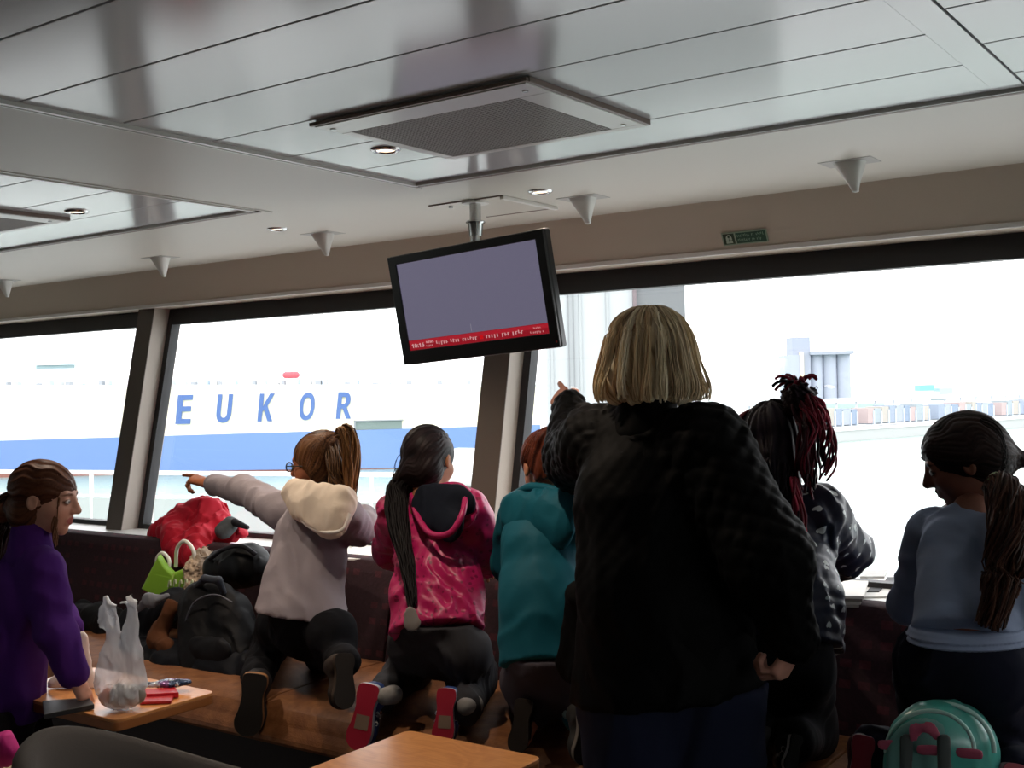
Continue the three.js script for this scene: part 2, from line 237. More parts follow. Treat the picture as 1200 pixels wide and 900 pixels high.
// green safety sign
const signTex = canvasTexture(512, 150, (c, w, h) => {
  c.fillStyle = '#8ea08c'; c.fillRect(0, 0, w, h); c.fillStyle = '#1d3a22'; c.fillRect(14, 12, 128, 126); c.fillStyle = '#1d4a36'; c.fillRect(160, 12, 340, 126);
  c.fillStyle = '#aebfae'; c.beginPath(); c.moveTo(40, 128); c.lineTo(44, 60); c.quadraticCurveTo(52, 26, 78, 26); c.quadraticCurveTo(104, 26, 112, 60); c.lineTo(116, 128); c.closePath(); c.fill();
  c.fillStyle = '#1d3a22'; c.beginPath(); c.arc(78, 50, 13, 0, 7); c.fill(); c.fillRect(75, 62, 6, 66); c.fillRect(44, 92, 70, 7);
  c.fillStyle = '#8fb09c'; const r = mulberry(5); for (const [y, n] of [[58, 17], [112, 15]]) for (let k = 0; k < n; k++) { if (k === 8 || k === 11) continue; c.fillRect(178 + k * 18, y - 24 - (r() > 0.7 ? 8 : 0), 5, 24 + (r() > 0.7 ? 6 : 0)); if (r() > 0.35) c.fillRect(178 + k * 18, y - 24 + Math.floor(r() * 3) * 9, 12, 5); }
});
{ const y = 1.958, tilt = Math.atan2(3.672 - 3.585, YC - 1.925), s = thing('safety_sign', 'small green safety sign with lifejacket pictogram on the beige wall above the windows', 'sign', [-1.626, y, -3.585 - (YC - y) * (0.087 / 0.158) + 0.004]); s.rotation.x = tilt;
  part('plate', rbox(0.165, 0.048, 0.003, 0.001, 1), std('#7f907c', 0.6), s); part('printed_face', new THREE.PlaneGeometry(0.163, 0.046).translate(0, 0, 0.0018), std('#ffffff', 0.5, { map: signTex }), s); }
// ------------------------------------------------------------------ outside: own deck rail, water, ship, quay
const YW = EYE - 8;
single('water', new THREE.PlaneGeometry(3000, 3000).rotateX(-Math.PI / 2).translate(0, YW, -400), std('#869a92', 0.25, { bumpMap: rep(texture(256, (u, v) => 128 + 70 * tnoise(u, v, 14) + 40 * tnoise(u, v, 40, 2), false), 500), bumpScale: 0.12 }), 'pale grey green harbour water between the ferry and the moored ship', 'water', null, 'structure');
struct('outer_deck', box(-20, 6, -0.6, -0.35, -10.5, -4.05), std('#c9cccb', 0.7));
const whitePaint = std('#e8eaea', 0.4);
{ const r = thing('deck_railing', 'white painted two-bar deck railing outside the left windows', 'railing');
  const a = V(-13.2, 0.70, -6.45), b = V(-3.6, 0.70, -8.83), P = (t, y) => a.clone().lerp(b, t).setY(y);
  for (const y of [0.70, 0.46]) part('rail_bar', bar(P(0, y), P(1, y), y > 0.6 ? 0.022 : 0.014, 10), whitePaint, r);
  { const g = new THREE.BoxGeometry(a.distanceTo(b.clone().setY(a.y)), 0.80, 0.02); const m = P(0.5, 0.04); part('bulwark', g.rotateY(Math.atan2(a.z - b.z, b.x - a.x)).translate(m.x, m.y, m.z), std('#a3acaa', 0.6), r); }
  for (const px of [-60, 20, 107, 178, 262, 345, 435, 520]) { const q = ray(px, 555), d = b.clone().sub(a); const t = (a.z * q.x - a.x * q.z) / (d.x * q.z - d.z * q.x); if (t > 0 && t < 1) part('post', bar(P(t, -0.36), P(t, 0.70), 0.02, 10), whitePaint, r); } }
{ const c = atZ(556, 548, -9.4), s = thing('deck_canister', 'pale rounded life raft canister on the deck beyond the second pillar', 'canister', [c.x + 0.1, c.y - 0.9, c.z]);
  part('cradle', box(-0.3, 0.3, 0, 0.7, -0.15, 0.15), whitePaint, s); part('drum', new THREE.CapsuleGeometry(0.2, 0.6, 10, 24).rotateZ(Math.PI / 2).translate(0, 0.9, 0), std('#dadad6', 0.5), s); }
// moored car carrier, built in its own frame: x along the hull, y up from the eye, z towards us
const font = await new FontLoader().loadAsync('fonts/droid/droid_sans_bold.typeface.json');
const YAW = 35.5643 * DEG, T = 120, S = T / FOCAL;
const hor = (px) => 479 + (443 - 479) * px / 1200;
const frameAt = (g, t) => { g.position.set(-Math.sin(YAW) * t, EYE, -Math.cos(YAW) * t); g.rotation.y = YAW; };
const U = (px, t = T) => (px - 600) * t / FOCAL, H = (px, py, t = T) => (hor(px) - py) * t / FOCAL - 0;
const cream = std('#ece7cf', 0.6), hullBlue = std('#6684b8', 0.6), boot = std('#8a5a50', 0.7), white = std('#e9eaea', 0.6), paleGrey = std('#8f9498', 0.7), paleBlue = std('#9fb3c4', 0.7);
{ const ship = thing('cargo_ship', 'huge cream and blue car carrier with large blue letters along its hull', 'ship'); frameAt(ship, T);
  const xa = -130, xb = U(632), W = 24;
  const band = (ya0, ya1, yb0, yb1, dz = 0) => { const g = new THREE.BoxGeometry(1, 1, W), p = g.attributes.position; for (let i = 0; i < p.count; i++) { const r = p.getX(i) > 0, u = p.getY(i) > 0; p.setXYZ(i, r ? xb : xa, r ? (u ? yb1 : yb0) : (u ? ya1 : ya0), p.getZ(i) - W / 2 + dz); } g.computeVertexNormals(); return g; };
  const yb = (x, a, b) => a + (b - a) * (x - xa) / (xb - xa);
  const bl = H(0, 526), br = H(555, 505), slope = (br - bl) / (U(555) - U(0)), at0 = (x) => bl + slope * (x - U(0));
  part('hull', band(at0(xa), 2.6, at0(xb), 0.2), cream, ship);
  part('blue_band', band(H(0, 557), at0(xa), H(555, 553), at0(xb), 0.12), hullBlue, ship);
  part('boot_stripe', band(-9, H(0, 556), -9, H(555, 552.5), 0.06), boot, ship);
  part('deck_edge', band(2.6, 3.0, 0.2, 0.45, 0.1), white, ship);
  const lx = [[205, 'E'], [252, 'U'], [301, 'K'], [349, 'O'], [393, 'R']];
  const letterM = std('#47669f', 0.6);
  lx.forEach(([px, ch], i) => { const g = new TextGeometry(ch, { font, size: 1, depth: 0.02, curveSegments: 6, bevelEnabled: false }); g.computeBoundingBox(); const bb = g.boundingBox, h = 34 * S - i * 0.06, w = 17.5 * S; g.translate(-bb.min.x, -bb.min.y, 0).scale(w / (bb.max.x - bb.min.x), h / (bb.max.y - bb.min.y), 6);
    g.applyMatrix4(new THREE.Matrix4().makeShear(0, 0, 0.12, 0, 0, 0)); part('hull_letter', g.translate(U(px), H(px, 505 - i * 1.9), 0.1), letterM, ship); });
  part('mooring_recess', box(U(416), U(470), H(440, 509), H(440, 499), -0.5, 0.14), std('#6f7f7c', 0.7), ship);
  part('mooring_recess_edge', merge([box(U(414), U(472), H(440, 499.4), H(440, 498), 0, 0.3), box(U(414), U(416), H(440, 509), H(440, 498), 0, 0.3)]), paleGrey, ship);
  // upper works: long white deckhouse, bridge block, small fittings along the edge
  part('deckhouse', box(xa, U(560), 0.5, 2.3, -20, -3), white, ship);
  const br0 = part('bridge', box(U(12), U(66), 2.2, H(30, 436), -16, -6), std('#d9e2ea', 0.6), ship); part('bridge_windows', box(U(16), U(62), H(30, 440), H(30, 436.6), -6, -5.8), std('#8aa0a4', 0.4), br0); part('bridge_roof', box(U(10), U(68), H(30, 436), H(30, 434), -17, -5), std('#cfdfe0', 0.6), br0); part('mast', box(U(36.6), U(37.4), H(30, 434), H(30, 420), -12, -11.8), white, br0);
  const r = mulberry(3);
  for (let i = 0; i < 46; i++) { const px = -5 + i * 12.2 + r() * 6, w = 2 + r() * 5, y = 459 - 6 * px / 600 + 2; part('deck_fitting', box(U(px), U(px + w), H(px, y), H(px, y - 2 - r() * 4), -2.5, -1.5), [paleGrey, paleBlue, std('#b5b8b8', 0.7)][i % 3], ship); }
  part('red_boat', new THREE.CapsuleGeometry(0.35, 1.1, 6, 12).rotateZ(Math.PI / 2).translate(U(337), H(337, 446), -2), std('#c2505a', 0.5), ship);
}
{ const t = 62, s = thing('ship_stern_tower', 'tall white ribbed steel wall with grey ramp door behind the woman', 'ship stern'); frameAt(s, t);
  const a = U(641, t), b = U(744, t), top = 9, bot = -8;
  part('steel_wall', box(a, b, bot, top, -3, 0), std('#b0b3b6', 0.6), s);
  for (const px of [646, 667, 673, 680, 712]) part('rib', box(U(px, t), U(px + (px === 667 || px === 673 ? 1.3 : 3), t), bot, top, -0.1, 0.12), std(px < 675 && px > 660 ? '#85878a' : '#a3a6a8', 0.6), s);
  part('post', box(U(743.5, t), U(747.5, t), bot, top, 0, 0.25), std('#75686c', 0.7), s);
  part('ramp_door', box(U(748, t), U(805, t), H(780, 383, t), top, -0.4, 0), std('#6e7073', 0.7), s);
  part('red_marker', box(U(797, t), U(804, t), H(800, 393, t), H(800, 384, t), 0.02, 0.12), std('#c03038', 0.6), s);
  part('lower_wall', box(b, U(804, t), bot, H(780, 383, t), -0.5, -0.1), white, s);
}
// far quay on the right
{ const wTop = 509, qa = atY(940, 521, YW), qb = atY(1240, 497.5, YW), d = qb.clone().sub(qa).setY(0), len = d.length(), ang = Math.atan2(-d.z, d.x);
  const q = new THREE.Group(); q.position.copy(qa); q.rotation.y = ang; q.updateMatrixWorld(true);
  const put = (o) => { o.position.copy(qa); o.rotation.y = ang; return o; };
  const quay = structGroup('quay'); put(quay); part('quay_wall', box(-9, len + 120, -1, 1.4, -60, 0), std('#aeb0b0', 0.8), quay); part('quay_edge', box(-9, len + 120, 1.4, 1.7, -0.6, 0.15), white, quay);
  const r = mulberry(11), cols = ['#8b96a6', '#9ba2ab', '#808fa2', '#ab9a98', '#949fa4', '#a8a39b'];
  const ord = ['first', 'second', 'third', 'fourth', 'fifth', 'sixth', 'seventh', 'eighth', 'ninth', 'tenth', 'eleventh', 'twelfth', 'thirteenth', 'fourteenth', 'fifteenth', 'sixteenth', 'seventeenth', 'eighteenth', 'nineteenth', 'twentieth', 'twenty-first', 'twenty-second', 'twenty-third', 'twenty-fourth', 'twenty-fifth', 'twenty-sixth', 'twenty-seventh', 'twenty-eighth', 'twenty-ninth', 'thirtieth', 'thirty-first', 'thirty-second', 'thirty-third', 'thirty-fourth'], tone = ['grey-blue', 'pale grey', 'blue-grey', 'pinkish', 'greenish grey', 'sand-coloured'];
  const wagon = (i, x, w, h) => { const g = thing('freight_wagon', `${ord[i]} wagon from the left in the far quay row, ${tone[i % 6]} and boxy`, 'wagon', [0, 0, 0], 0, 'wagons in a row on the far quay'); put(g); part('box_body', box(x, x + w, 2.0, 2.0 + h, -6, -3.2), std(cols[i % 6], 0.7), g); part('dark_end', box(x + w - 0.22, x + w + 0.12, 1.8, 1.8 + h * 0.9, -6, -3.1), std('#b4bfca', 0.7), g); };
  let x = 1; for (let i = 0; i < 34 && x < len + 20; i++) { const w = 1.1 + r() * 1.0; wagon(i, x, w, 2.0 + r() * 0.5); x += w + 0.25 + (i % 9 === 8 ? 2.4 : 0); }
  const pipe = thing('quay_conveyor', 'long pale covered conveyor running above the wagons on the quay', 'conveyor'); put(pipe); part('gallery', box(-10, len + 80, 5.0, 5.6, -9, -8), std('#c3c9cf', 0.7), pipe); for (let k = 0; k < 16; k++) part('support', box(k * 5, k * 5 + 0.25, 1.6, 5.0, -8.6, -8.4), std('#c3c9cf', 0.7), pipe);
}
{ const t = 240, g = thing('quay_shed', 'long low shed with grey green roof on the far quay', 'shed'); frameAt(g, t); part('roof', box(U(940, t), U(1036, t), H(1000, 480, t), H(1000, 474.5, t), -14, 0), std('#95aaa4', 0.7), g); part('wall', box(U(942, t), U(1034, t), H(1000, 500, t), H(1000, 480, t), -13, -0.5), white, g); }
{ const t = 420, g = thing('grain_silo', 'tall pale grain silo block with round bins across the harbour', 'silo'); frameAt(g, t);
  const y0 = H(960, 505, t), y1 = H(960, 418, t), w = 16.2; const m = std('#a3a9b7', 0.8);
  for (let k = 0; k < 4; k++) part('bin', new THREE.CylinderGeometry(w * t / FOCAL / 2, w * t / FOCAL / 2, y1 - y0, 24).translate(U(948 + w * (k - 0) - 8, t), (y0 + y1) / 2, 0), m, g);
  part('top_gallery', box(U(946, t), U(997, t), y1, H(960, 414, t), -6, 5), std('#949aa6', 0.8), g);
  part('head_house', box(U(926, t), U(947, t), y0, H(930, 398, t), -5, 4), std('#969cab', 0.8), g); part('low_house', box(U(916, t), U(934, t), y0, H(920, 419, t), -4, 5), std('#a2a8b5', 0.8), g);
  part('yellow_strip', box(U(934, t), U(938, t), y0, H(934, 416, t), 3, 5.4), std('#f0dcb4', 0.8), g); part('mast', box(U(934.6, t), U(935.6, t), H(930, 398, t), H(930, 360, t), -0.2, 0.2), std('#b9bcc2', 0.8), g); }
{ const t = 260, g = thing('crane_cabin', 'small crane house with light blue roofs above the far quay', 'crane'); frameAt(g, t);
  part('cabin', box(U(1074, t), U(1110, t), H(1090, 473, t), H(1090, 460, t), -3, 0), white, g); part('blue_roof', box(U(1077, t), U(1094, t), H(1085, 459, t), H(1085, 452, t), -3, 0.4), std('#6fa6c8', 0.6), g); part('blue_roof', box(U(1100, t), U(1116, t), H(1108, 463, t), H(1108, 455.5, t), -3, 0.3), std('#9db6cf', 0.6), g); part('window_band', box(U(1090, t), U(1108, t), H(1098, 470, t), H(1098, 466.5, t), 0, 0.2), std('#7e8d90', 0.6), g); part('leg', box(U(1076, t), U(1079, t), H(1077, 500, t), H(1077, 473, t), -2, -1), white, g); part('leg', box(U(1102, t), U(1105, t), H(1103, 500, t), H(1103, 473, t), -2, -1), white, g); }
// ------------------------------------------------------------------ smooth bodies: distance fields of tapered limbs, meshed by surface nets
const frameOf = (d) => { const n1 = Math.abs(d.y) < 0.9 ? V(0, 1, 0).cross(d).normalize() : V(1, 0, 0).cross(d).normalize(); return [n1, d.clone().cross(n1)]; };
class Field {
  constructor(k = 0.02) { this.k = k; this.b = []; this.cuts = []; this.disp = null; this.colour = null; this.pad = 0.02; this.hit = 0; this.u = 0; this.v = 0; }
  // tapered limb from a to b; flat: thickness along the direction n as a share of the width
  limb(a, b, ra, rb = ra, o = {}) { const d = b.clone().sub(a), len = Math.max(d.length(), 1e-5); d.divideScalar(len); const [n1, n2] = o.n ? (() => { const n = o.n.clone().addScaledVector(d, -o.n.dot(d)).normalize(); return [n, d.clone().cross(n)]; })() : frameOf(d);
    this.b.push({ a, d, len, ra, rb, n1, n2, flat: o.flat ?? 1, sub: !!o.sub, k: o.k ?? this.k, hard: !!o.hard, uvAs: o.uvAs, capAs: o.capAs, id: o.id ?? 0 }); return this; }
  chain(pts, radii, o) { for (let i = 0; i + 1 < pts.length; i++) this.limb(pts[i], pts[i + 1], radii[i], radii[i + 1], o); return this; }
  ball(c, r, o) { return this.limb(c, c.clone().add(V(0, 1e-4, 0)), r, r, o); }
  // ellipsoid with its own axes
  egg(c, rx, ry, rz, o = {}) { const q = o.q ? o.q.clone().invert() : null; this.b.push({ egg: true, a: c, r: [rx, ry, rz], q, sub: !!o.sub, k: o.k ?? this.k, hard: !!o.hard, id: o.id ?? 0, d: V(0, 1, 0), n1: V(1, 0, 0), n2: V(0, 0, 1), len: 1, ra: rx, rb: rx }); return this; }
  cut(p, n) { this.cuts.push([p, n.clone().normalize()]); return this; }
  raw(x, y, z) { let d = 1e3, best = 1e3; const B = this.b;
    for (let i = 0; i < B.length; i++) { const c = B[i]; let px = x - c.a.x, py = y - c.a.y, pz = z - c.a.z, e, t = 0;
      if (c.egg) { if (c.q) { const q = c.q, ix = q.w * px + q.y * pz - q.z * py, iy = q.w * py + q.z * px - q.x * pz, iz = q.w * pz + q.x * py - q.y * px, iw = -q.x * px - q.y * py - q.z * pz; px = ix * q.w + iw * -q.x + iy * -q.z - iz * -q.y; py = iy * q.w + iw * -q.y + iz * -q.x - ix * -q.z; pz = iz * q.w + iw * -q.z + ix * -q.y - iy * -q.x; }
        const r = c.r, k0 = Math.hypot(px / r[0], py / r[1], pz / r[2]), k1 = Math.hypot(px / (r[0] * r[0]), py / (r[1] * r[1]), pz / (r[2] * r[2])); e = k1 > 1e-9 ? k0 * (k0 - 1) / k1 : -Math.min(...r); }
      else { t = (px * c.d.x + py * c.d.y + pz * c.d.z) / c.len; const tc = t < 0 ? 0 : t > 1 ? 1 : t, l = tc * c.len; px -= c.d.x * l; py -= c.d.y * l; pz -= c.d.z * l; const r = c.ra + (c.rb - c.ra) * tc;
        if (c.flat !== 1) { const on = (px * c.n1.x + py * c.n1.y + pz * c.n1.z), g = on * (1 / c.flat - 1); px += c.n1.x * g; py += c.n1.y * g; pz += c.n1.z * g; const m = Math.hypot(px, py, pz); e = (m - r) * Math.min(1, c.flat * 1.25); } else e = Math.hypot(px, py, pz) - r; }
      const k = c.k;
      if (c.sub) { const h = Math.max(k - Math.abs(d + e), 0) / k; d = Math.max(d, -e) + h * h * k * 0.25; }
      else { if (e < best) { best = e; this.hit = i; } if (c.hard) d = Math.min(d, e); else { const h = Math.max(k - Math.abs(d - e), 0) / k; d = Math.min(d, e) - h * h * k * 0.25; } }
    }
    return d; }
  at(x, y, z) { let d = this.raw(x, y, z); if (this.disp && d < 0.05 && d > -0.05) { this.local(this.hit, x, y, z); d -= this.disp(x, y, z, this); } for (const [p, n] of this.cuts) d = Math.max(d, (x - p.x) * n.x + (y - p.y) * n.y + (z - p.z) * n.z); return d; }
  local(i, x, y, z) { const c = this.b[i], px = x - c.a.x, py = y - c.a.y, pz = z - c.a.z; this.v = px * c.d.x + py * c.d.y + pz * c.d.z; this.ang = Math.atan2(px * c.n2.x + py * c.n2.y + pz * c.n2.z, px * c.n1.x + py * c.n1.y + pz * c.n1.z); this.u = this.ang * (c.ra + c.rb) / 2; }
  bounds() { const lo = V(1e9, 1e9, 1e9), hi = V(-1e9, -1e9, -1e9); for (const c of this.b) { if (c.sub) continue; const r = c.egg ? Math.max(...c.r) : Math.max(c.ra, c.rb); for (const t of [0, 1]) { const p = c.egg ? c.a : c.a.clone().addScaledVector(c.d, c.len * t); lo.min(p.clone().subScalar(r)); hi.max(p.clone().addScalar(r)); } } const m = this.pad; return [lo.subScalar(m), hi.addScalar(m)]; }
  mesh(cell, uv = false) {
    const [lo, hi] = this.bounds(), nx = Math.ceil((hi.x - lo.x) / cell) + 2, ny = Math.ceil((hi.y - lo.y) / cell) + 2, nz = Math.ceil((hi.z - lo.z) / cell) + 2, sx = 1, sy = nx, sz = nx * ny;
    const F = new Float32Array(nx * ny * nz).fill(9), K = 4;
    for (let k = 0; k < nz; k += K) for (let j = 0; j < ny; j += K) for (let i = 0; i < nx; i += K) {
      const h = (K - 1) / 2, d = this.raw(lo.x + (i + h) * cell, lo.y + (j + h) * cell, lo.z + (k + h) * cell);
      if (Math.abs(d) > cell * (K * 0.9) + 0.03 * this.slack()) { if (d < 0) for (let c = k; c < Math.min(k + K, nz); c++) for (let b = j; b < Math.min(j + K, ny); b++) for (let a = i; a < Math.min(i + K, nx); a++) F[a + b * sy + c * sz] = this.cuts.length ? this.at(lo.x + a * cell, lo.y + b * cell, lo.z + c * cell) : -9; continue; }
      for (let c = k; c < Math.min(k + K, nz); c++) for (let b = j; b < Math.min(j + K, ny); b++) for (let a = i; a < Math.min(i + K, nx); a++) F[a + b * sy + c * sz] = this.at(lo.x + a * cell, lo.y + b * cell, lo.z + c * cell);
    }
    const id = new Int32Array(nx * ny * nz).fill(-1), pos = [], E = [[0, 1], [0, 2], [0, 4], [1, 3], [1, 5], [2, 3], [2, 6], [4, 5], [4, 6], [3, 7], [5, 7], [6, 7]], off = [0, sx, sy, sx + sy, sz, sx + sz, sy + sz, sx + sy + sz];
    const clampv = (v) => Math.max(-3 * cell, Math.min(3 * cell, v));
    for (let k = 0; k < nz - 1; k++) for (let j = 0; j < ny - 1; j++) for (let i = 0; i < nx - 1; i++) { const o = i + j * sy + k * sz; let m = 0; for (let c = 0; c < 8; c++) if (F[o + off[c]] < 0) m |= 1 << c; if (m === 0 || m === 255) continue;
      let x = 0, y = 0, z = 0, n = 0; for (const [p, q] of E) { if (((m >> p) & 1) === ((m >> q) & 1)) continue; const fp = clampv(F[o + off[p]]), fq = clampv(F[o + off[q]]), t = fp / (fp - fq); x += (p & 1) + ((q & 1) - (p & 1)) * t; y += (p >> 1 & 1) + ((q >> 1 & 1) - (p >> 1 & 1)) * t; z += (p >> 2) + ((q >> 2) - (p >> 2)) * t; n++; }
      id[o] = pos.length / 3; pos.push(lo.x + (i + x / n) * cell, lo.y + (j + y / n) * cell, lo.z + (k + z / n) * cell); }
    const idx = [], quad = (a, b, c, d, f) => { if (a < 0 || b < 0 || c < 0 || d < 0) return; f ? idx.push(a, b, c, a, c, d) : idx.push(a, c, b, a, d, c); };
    for (let k = 1; k < nz - 1; k++) for (let j = 1; j < ny - 1; j++) for (let i = 1; i < nx - 1; i++) { const o = i + j * sy + k * sz, s = F[o] < 0;
      if (s !== F[o + sx] < 0) quad(id[o - sy - sz], id[o - sz], id[o], id[o - sy], s);
      if (s !== F[o + sy] < 0) quad(id[o - sx - sz], id[o - sx], id[o], id[o - sz], s);
      if (s !== F[o + sz] < 0) quad(id[o - sx - sy], id[o - sy], id[o], id[o - sx], s); }
    let g = new THREE.BufferGeometry(); g.setAttribute('position', new THREE.Float32BufferAttribute(pos, 3)); g.setIndex(idx); g.computeVertexNormals();
    const N = pos.length / 3, hits = new Int32Array(N);
    let col = null; if (this.colour) col = new Float32Array(N * 3);
    for (let i = 0; i < N; i++) { const x = pos[3 * i], y = pos[3 * i + 1], z = pos[3 * i + 2]; this.raw(x, y, z); hits[i] = this.hit; if (col) { this.local(this.hit, x, y, z); const c = this.colour(x, y, z, this); col.set(c, 3 * i); } }
    if (col) g.setAttribute('color', new THREE.BufferAttribute(col, 3));
    if (uv) { const map = new Map(), P = [], Nn = [], UVs = [], C = [], I = [], na = g.attributes.normal.array;
      for (let t = 0; t < idx.length; t += 3) { let b = this.b[hits[idx[t]]].uvAs ?? hits[idx[t]]; const A = []; if (this.b[b].capAs !== undefined) { const i = idx[t]; this.local(b, pos[3 * i], pos[3 * i + 1], pos[3 * i + 2]); if (this.v < 0.03) b = this.b[b].capAs; } for (let c = 0; c < 3; c++) { const i = idx[t + c]; this.local(b, pos[3 * i], pos[3 * i + 1], pos[3 * i + 2]); A.push([this.ang, this.v]); } const wrap = Math.max(...A.map((q) => q[0])) - Math.min(...A.map((q) => q[0])) > Math.PI, r = (this.b[b].ra + this.b[b].rb) / 2;
        for (let c = 0; c < 3; c++) { const i = idx[t + c], w = wrap && A[c][0] < 0 ? 1 : 0, key = (i * 64 + b) * 2 + w; let n = map.get(key); if (n === undefined) { n = P.length / 3; map.set(key, n); P.push(pos[3 * i], pos[3 * i + 1], pos[3 * i + 2]); Nn.push(na[3 * i], na[3 * i + 1], na[3 * i + 2]); UVs.push((A[c][0] + 2 * Math.PI * w) * r, A[c][1]); if (col) C.push(col[3 * i], col[3 * i + 1], col[3 * i + 2]); } I.push(n); } }
      g = new THREE.BufferGeometry(); g.setAttribute('position', new THREE.Float32BufferAttribute(P, 3)); g.setAttribute('normal', new THREE.Float32BufferAttribute(Nn, 3)); g.setAttribute('uv', new THREE.Float32BufferAttribute(UVs, 2)); if (col) g.setAttribute('color', new THREE.Float32BufferAttribute(C, 3)); g.setIndex(I); }
    return g; }
  slack() { return this.disp ? 1 : 0.3; }
}
const joinAll = (list) => mergeGeometries(list.map((g) => { const h = g.index ? g.toNonIndexed() : g; for (const k of Object.keys(h.attributes)) if (!['position', 'normal', 'color'].includes(k)) h.deleteAttribute(k); return h; }));
const lin = (c) => { const k = new THREE.Color(c); return [k.r, k.g, k.b]; };
const mix3 = (a, b, t) => [a[0] + (b[0] - a[0]) * t, a[1] + (b[1] - a[1]) * t, a[2] + (b[2] - a[2]) * t];
const smooth = (a, b, x) => { const t = Math.max(0, Math.min(1, (x - a) / (b - a))); return t * t * (3 - 2 * t); };

// directions as the camera sees them, for posing
const RIGHT = V(1, 0, 0).applyQuaternion(camera.quaternion), UP = V(0, 1, 0), AWAY = V(0, 0, -1).applyQuaternion(camera.quaternion).setY(0).normalize();
RIGHT.setY(0).normalize();
const dirOf = (r, u, a) => V(0, 0, 0).addScaledVector(RIGHT, r).addScaledVector(UP, u).addScaledVector(AWAY, a).normalize();

// ------------------------------------------------------------------ head, hair, hands, shoes
function headMatrix(c, face, up, h) { const z = face.clone().normalize(), x = up.clone().cross(z).normalize(), y = z.clone().cross(x); return new THREE.Matrix4().makeBasis(x, y, z).scale(V(h, h, h)).setPosition(c); }   // unit: one head height, face towards +z
function headGeometry(m, skin, o = {}) {
  const f = new Field(0.06); f.pad = 0.05; const s = lin(skin), lip = lin(o.lip ?? '#8d4a44'), brow = lin(o.brow ?? '#2a1c14');
  f.egg(V(0, 0.13, -0.07), 0.335, 0.36, 0.42).egg(V(0, -0.08, 0.09), 0.275, 0.36, 0.30).egg(V(0, -0.27, 0.10), 0.205, 0.19, 0.24);
  f.ball(V(0, -0.405, 0.25), 0.085).ball(V(0.15, -0.13, 0.2), 0.13).ball(V(-0.15, -0.13, 0.2), 0.13);
  f.limb(V(-0.15, 0.085, 0.29), V(0.15, 0.085, 0.29), 0.075, 0.075, { k: 0.08 });
  f.limb(V(0, 0.06, 0.36), V(0, -0.12, 0.445), 0.034, 0.056, { k: 0.05 }).ball(V(0.045, -0.135, 0.40), 0.04, { k: 0.03 }).ball(V(-0.045, -0.135, 0.40), 0.04, { k: 0.03 });
  f.ball(V(0.135, 0.005, 0.415), 0.075, { sub: true, k: 0.07 }).ball(V(-0.135, 0.005, 0.415), 0.075, { sub: true, k: 0.07 });
  f.egg(V(0.135, 0.0, 0.315), 0.07, 0.055, 0.06, { k: 0.012 }).egg(V(-0.135, 0.0, 0.315), 0.07, 0.055, 0.06, { k: 0.012 });
  f.limb(V(-0.075, -0.243, 0.335), V(0.075, -0.243, 0.335), 0.030, 0.030, { k: 0.03 }).ball(V(0, -0.24, 0.365), 0.036, { k: 0.03 }).limb(V(-0.06, -0.295, 0.325), V(0.06, -0.295, 0.325), 0.034, 0.034, { k: 0.03 }).ball(V(0, -0.293, 0.35), 0.038, { k: 0.03 });
  f.limb(V(-0.09, -0.267, 0.40), V(0.09, -0.267, 0.40), 0.012, 0.012, { sub: true, k: 0.02 });
  for (const sx of [-1, 1]) { f.egg(V(0.335 * sx, -0.03, -0.06), 0.04, 0.115, 0.075, { k: 0.02 }); f.egg(V(0.375 * sx, -0.03, -0.045), 0.03, 0.07, 0.04, { sub: true, k: 0.03 }); }
  f.limb(V(0, -0.22, -0.12), V(0, -0.8, -0.20), 0.2, 0.205, { k: 0.1 });
  f.colour = (x, y, z) => { let c = s; const cheek = Math.exp(-((Math.abs(x) - 0.17) ** 2 + (y + 0.14) ** 2) / 0.012); c = mix3(c, [s[0] * 1.05, s[1] * 0.8, s[2] * 0.78], z > 0.1 ? cheek * 0.4 : 0);
    if (z > 0.28) { const l = Math.hypot(x / 0.105, (y + 0.267) / 0.058); c = mix3(c, lip, smooth(1.05, 0.85, l)); }
    if (z > 0.24) { const ax = Math.abs(x), bl = Math.hypot((ax - 0.14) / 0.1, (y - 0.105 + 0.25 * (ax - 0.14) ** 2 * 8) / 0.022); c = mix3(c, brow, smooth(1.2, 0.7, bl));
      const e = Math.hypot((ax - 0.135) / 0.058, (y - 0.0) / 0.028); if (z > 0.3) { c = mix3(c, brow, smooth(1.5, 1.15, e)); c = mix3(c, [0.6, 0.58, 0.55], smooth(1.12, 0.95, e)); const ir = Math.hypot(ax - 0.135, y) / 0.026; if (e < 1.1) c = mix3(c, [0.02, 0.013, 0.01], smooth(1.1, 0.85, ir)); } }
    return c; };
  return f.mesh(0.017).applyMatrix4(m);
}
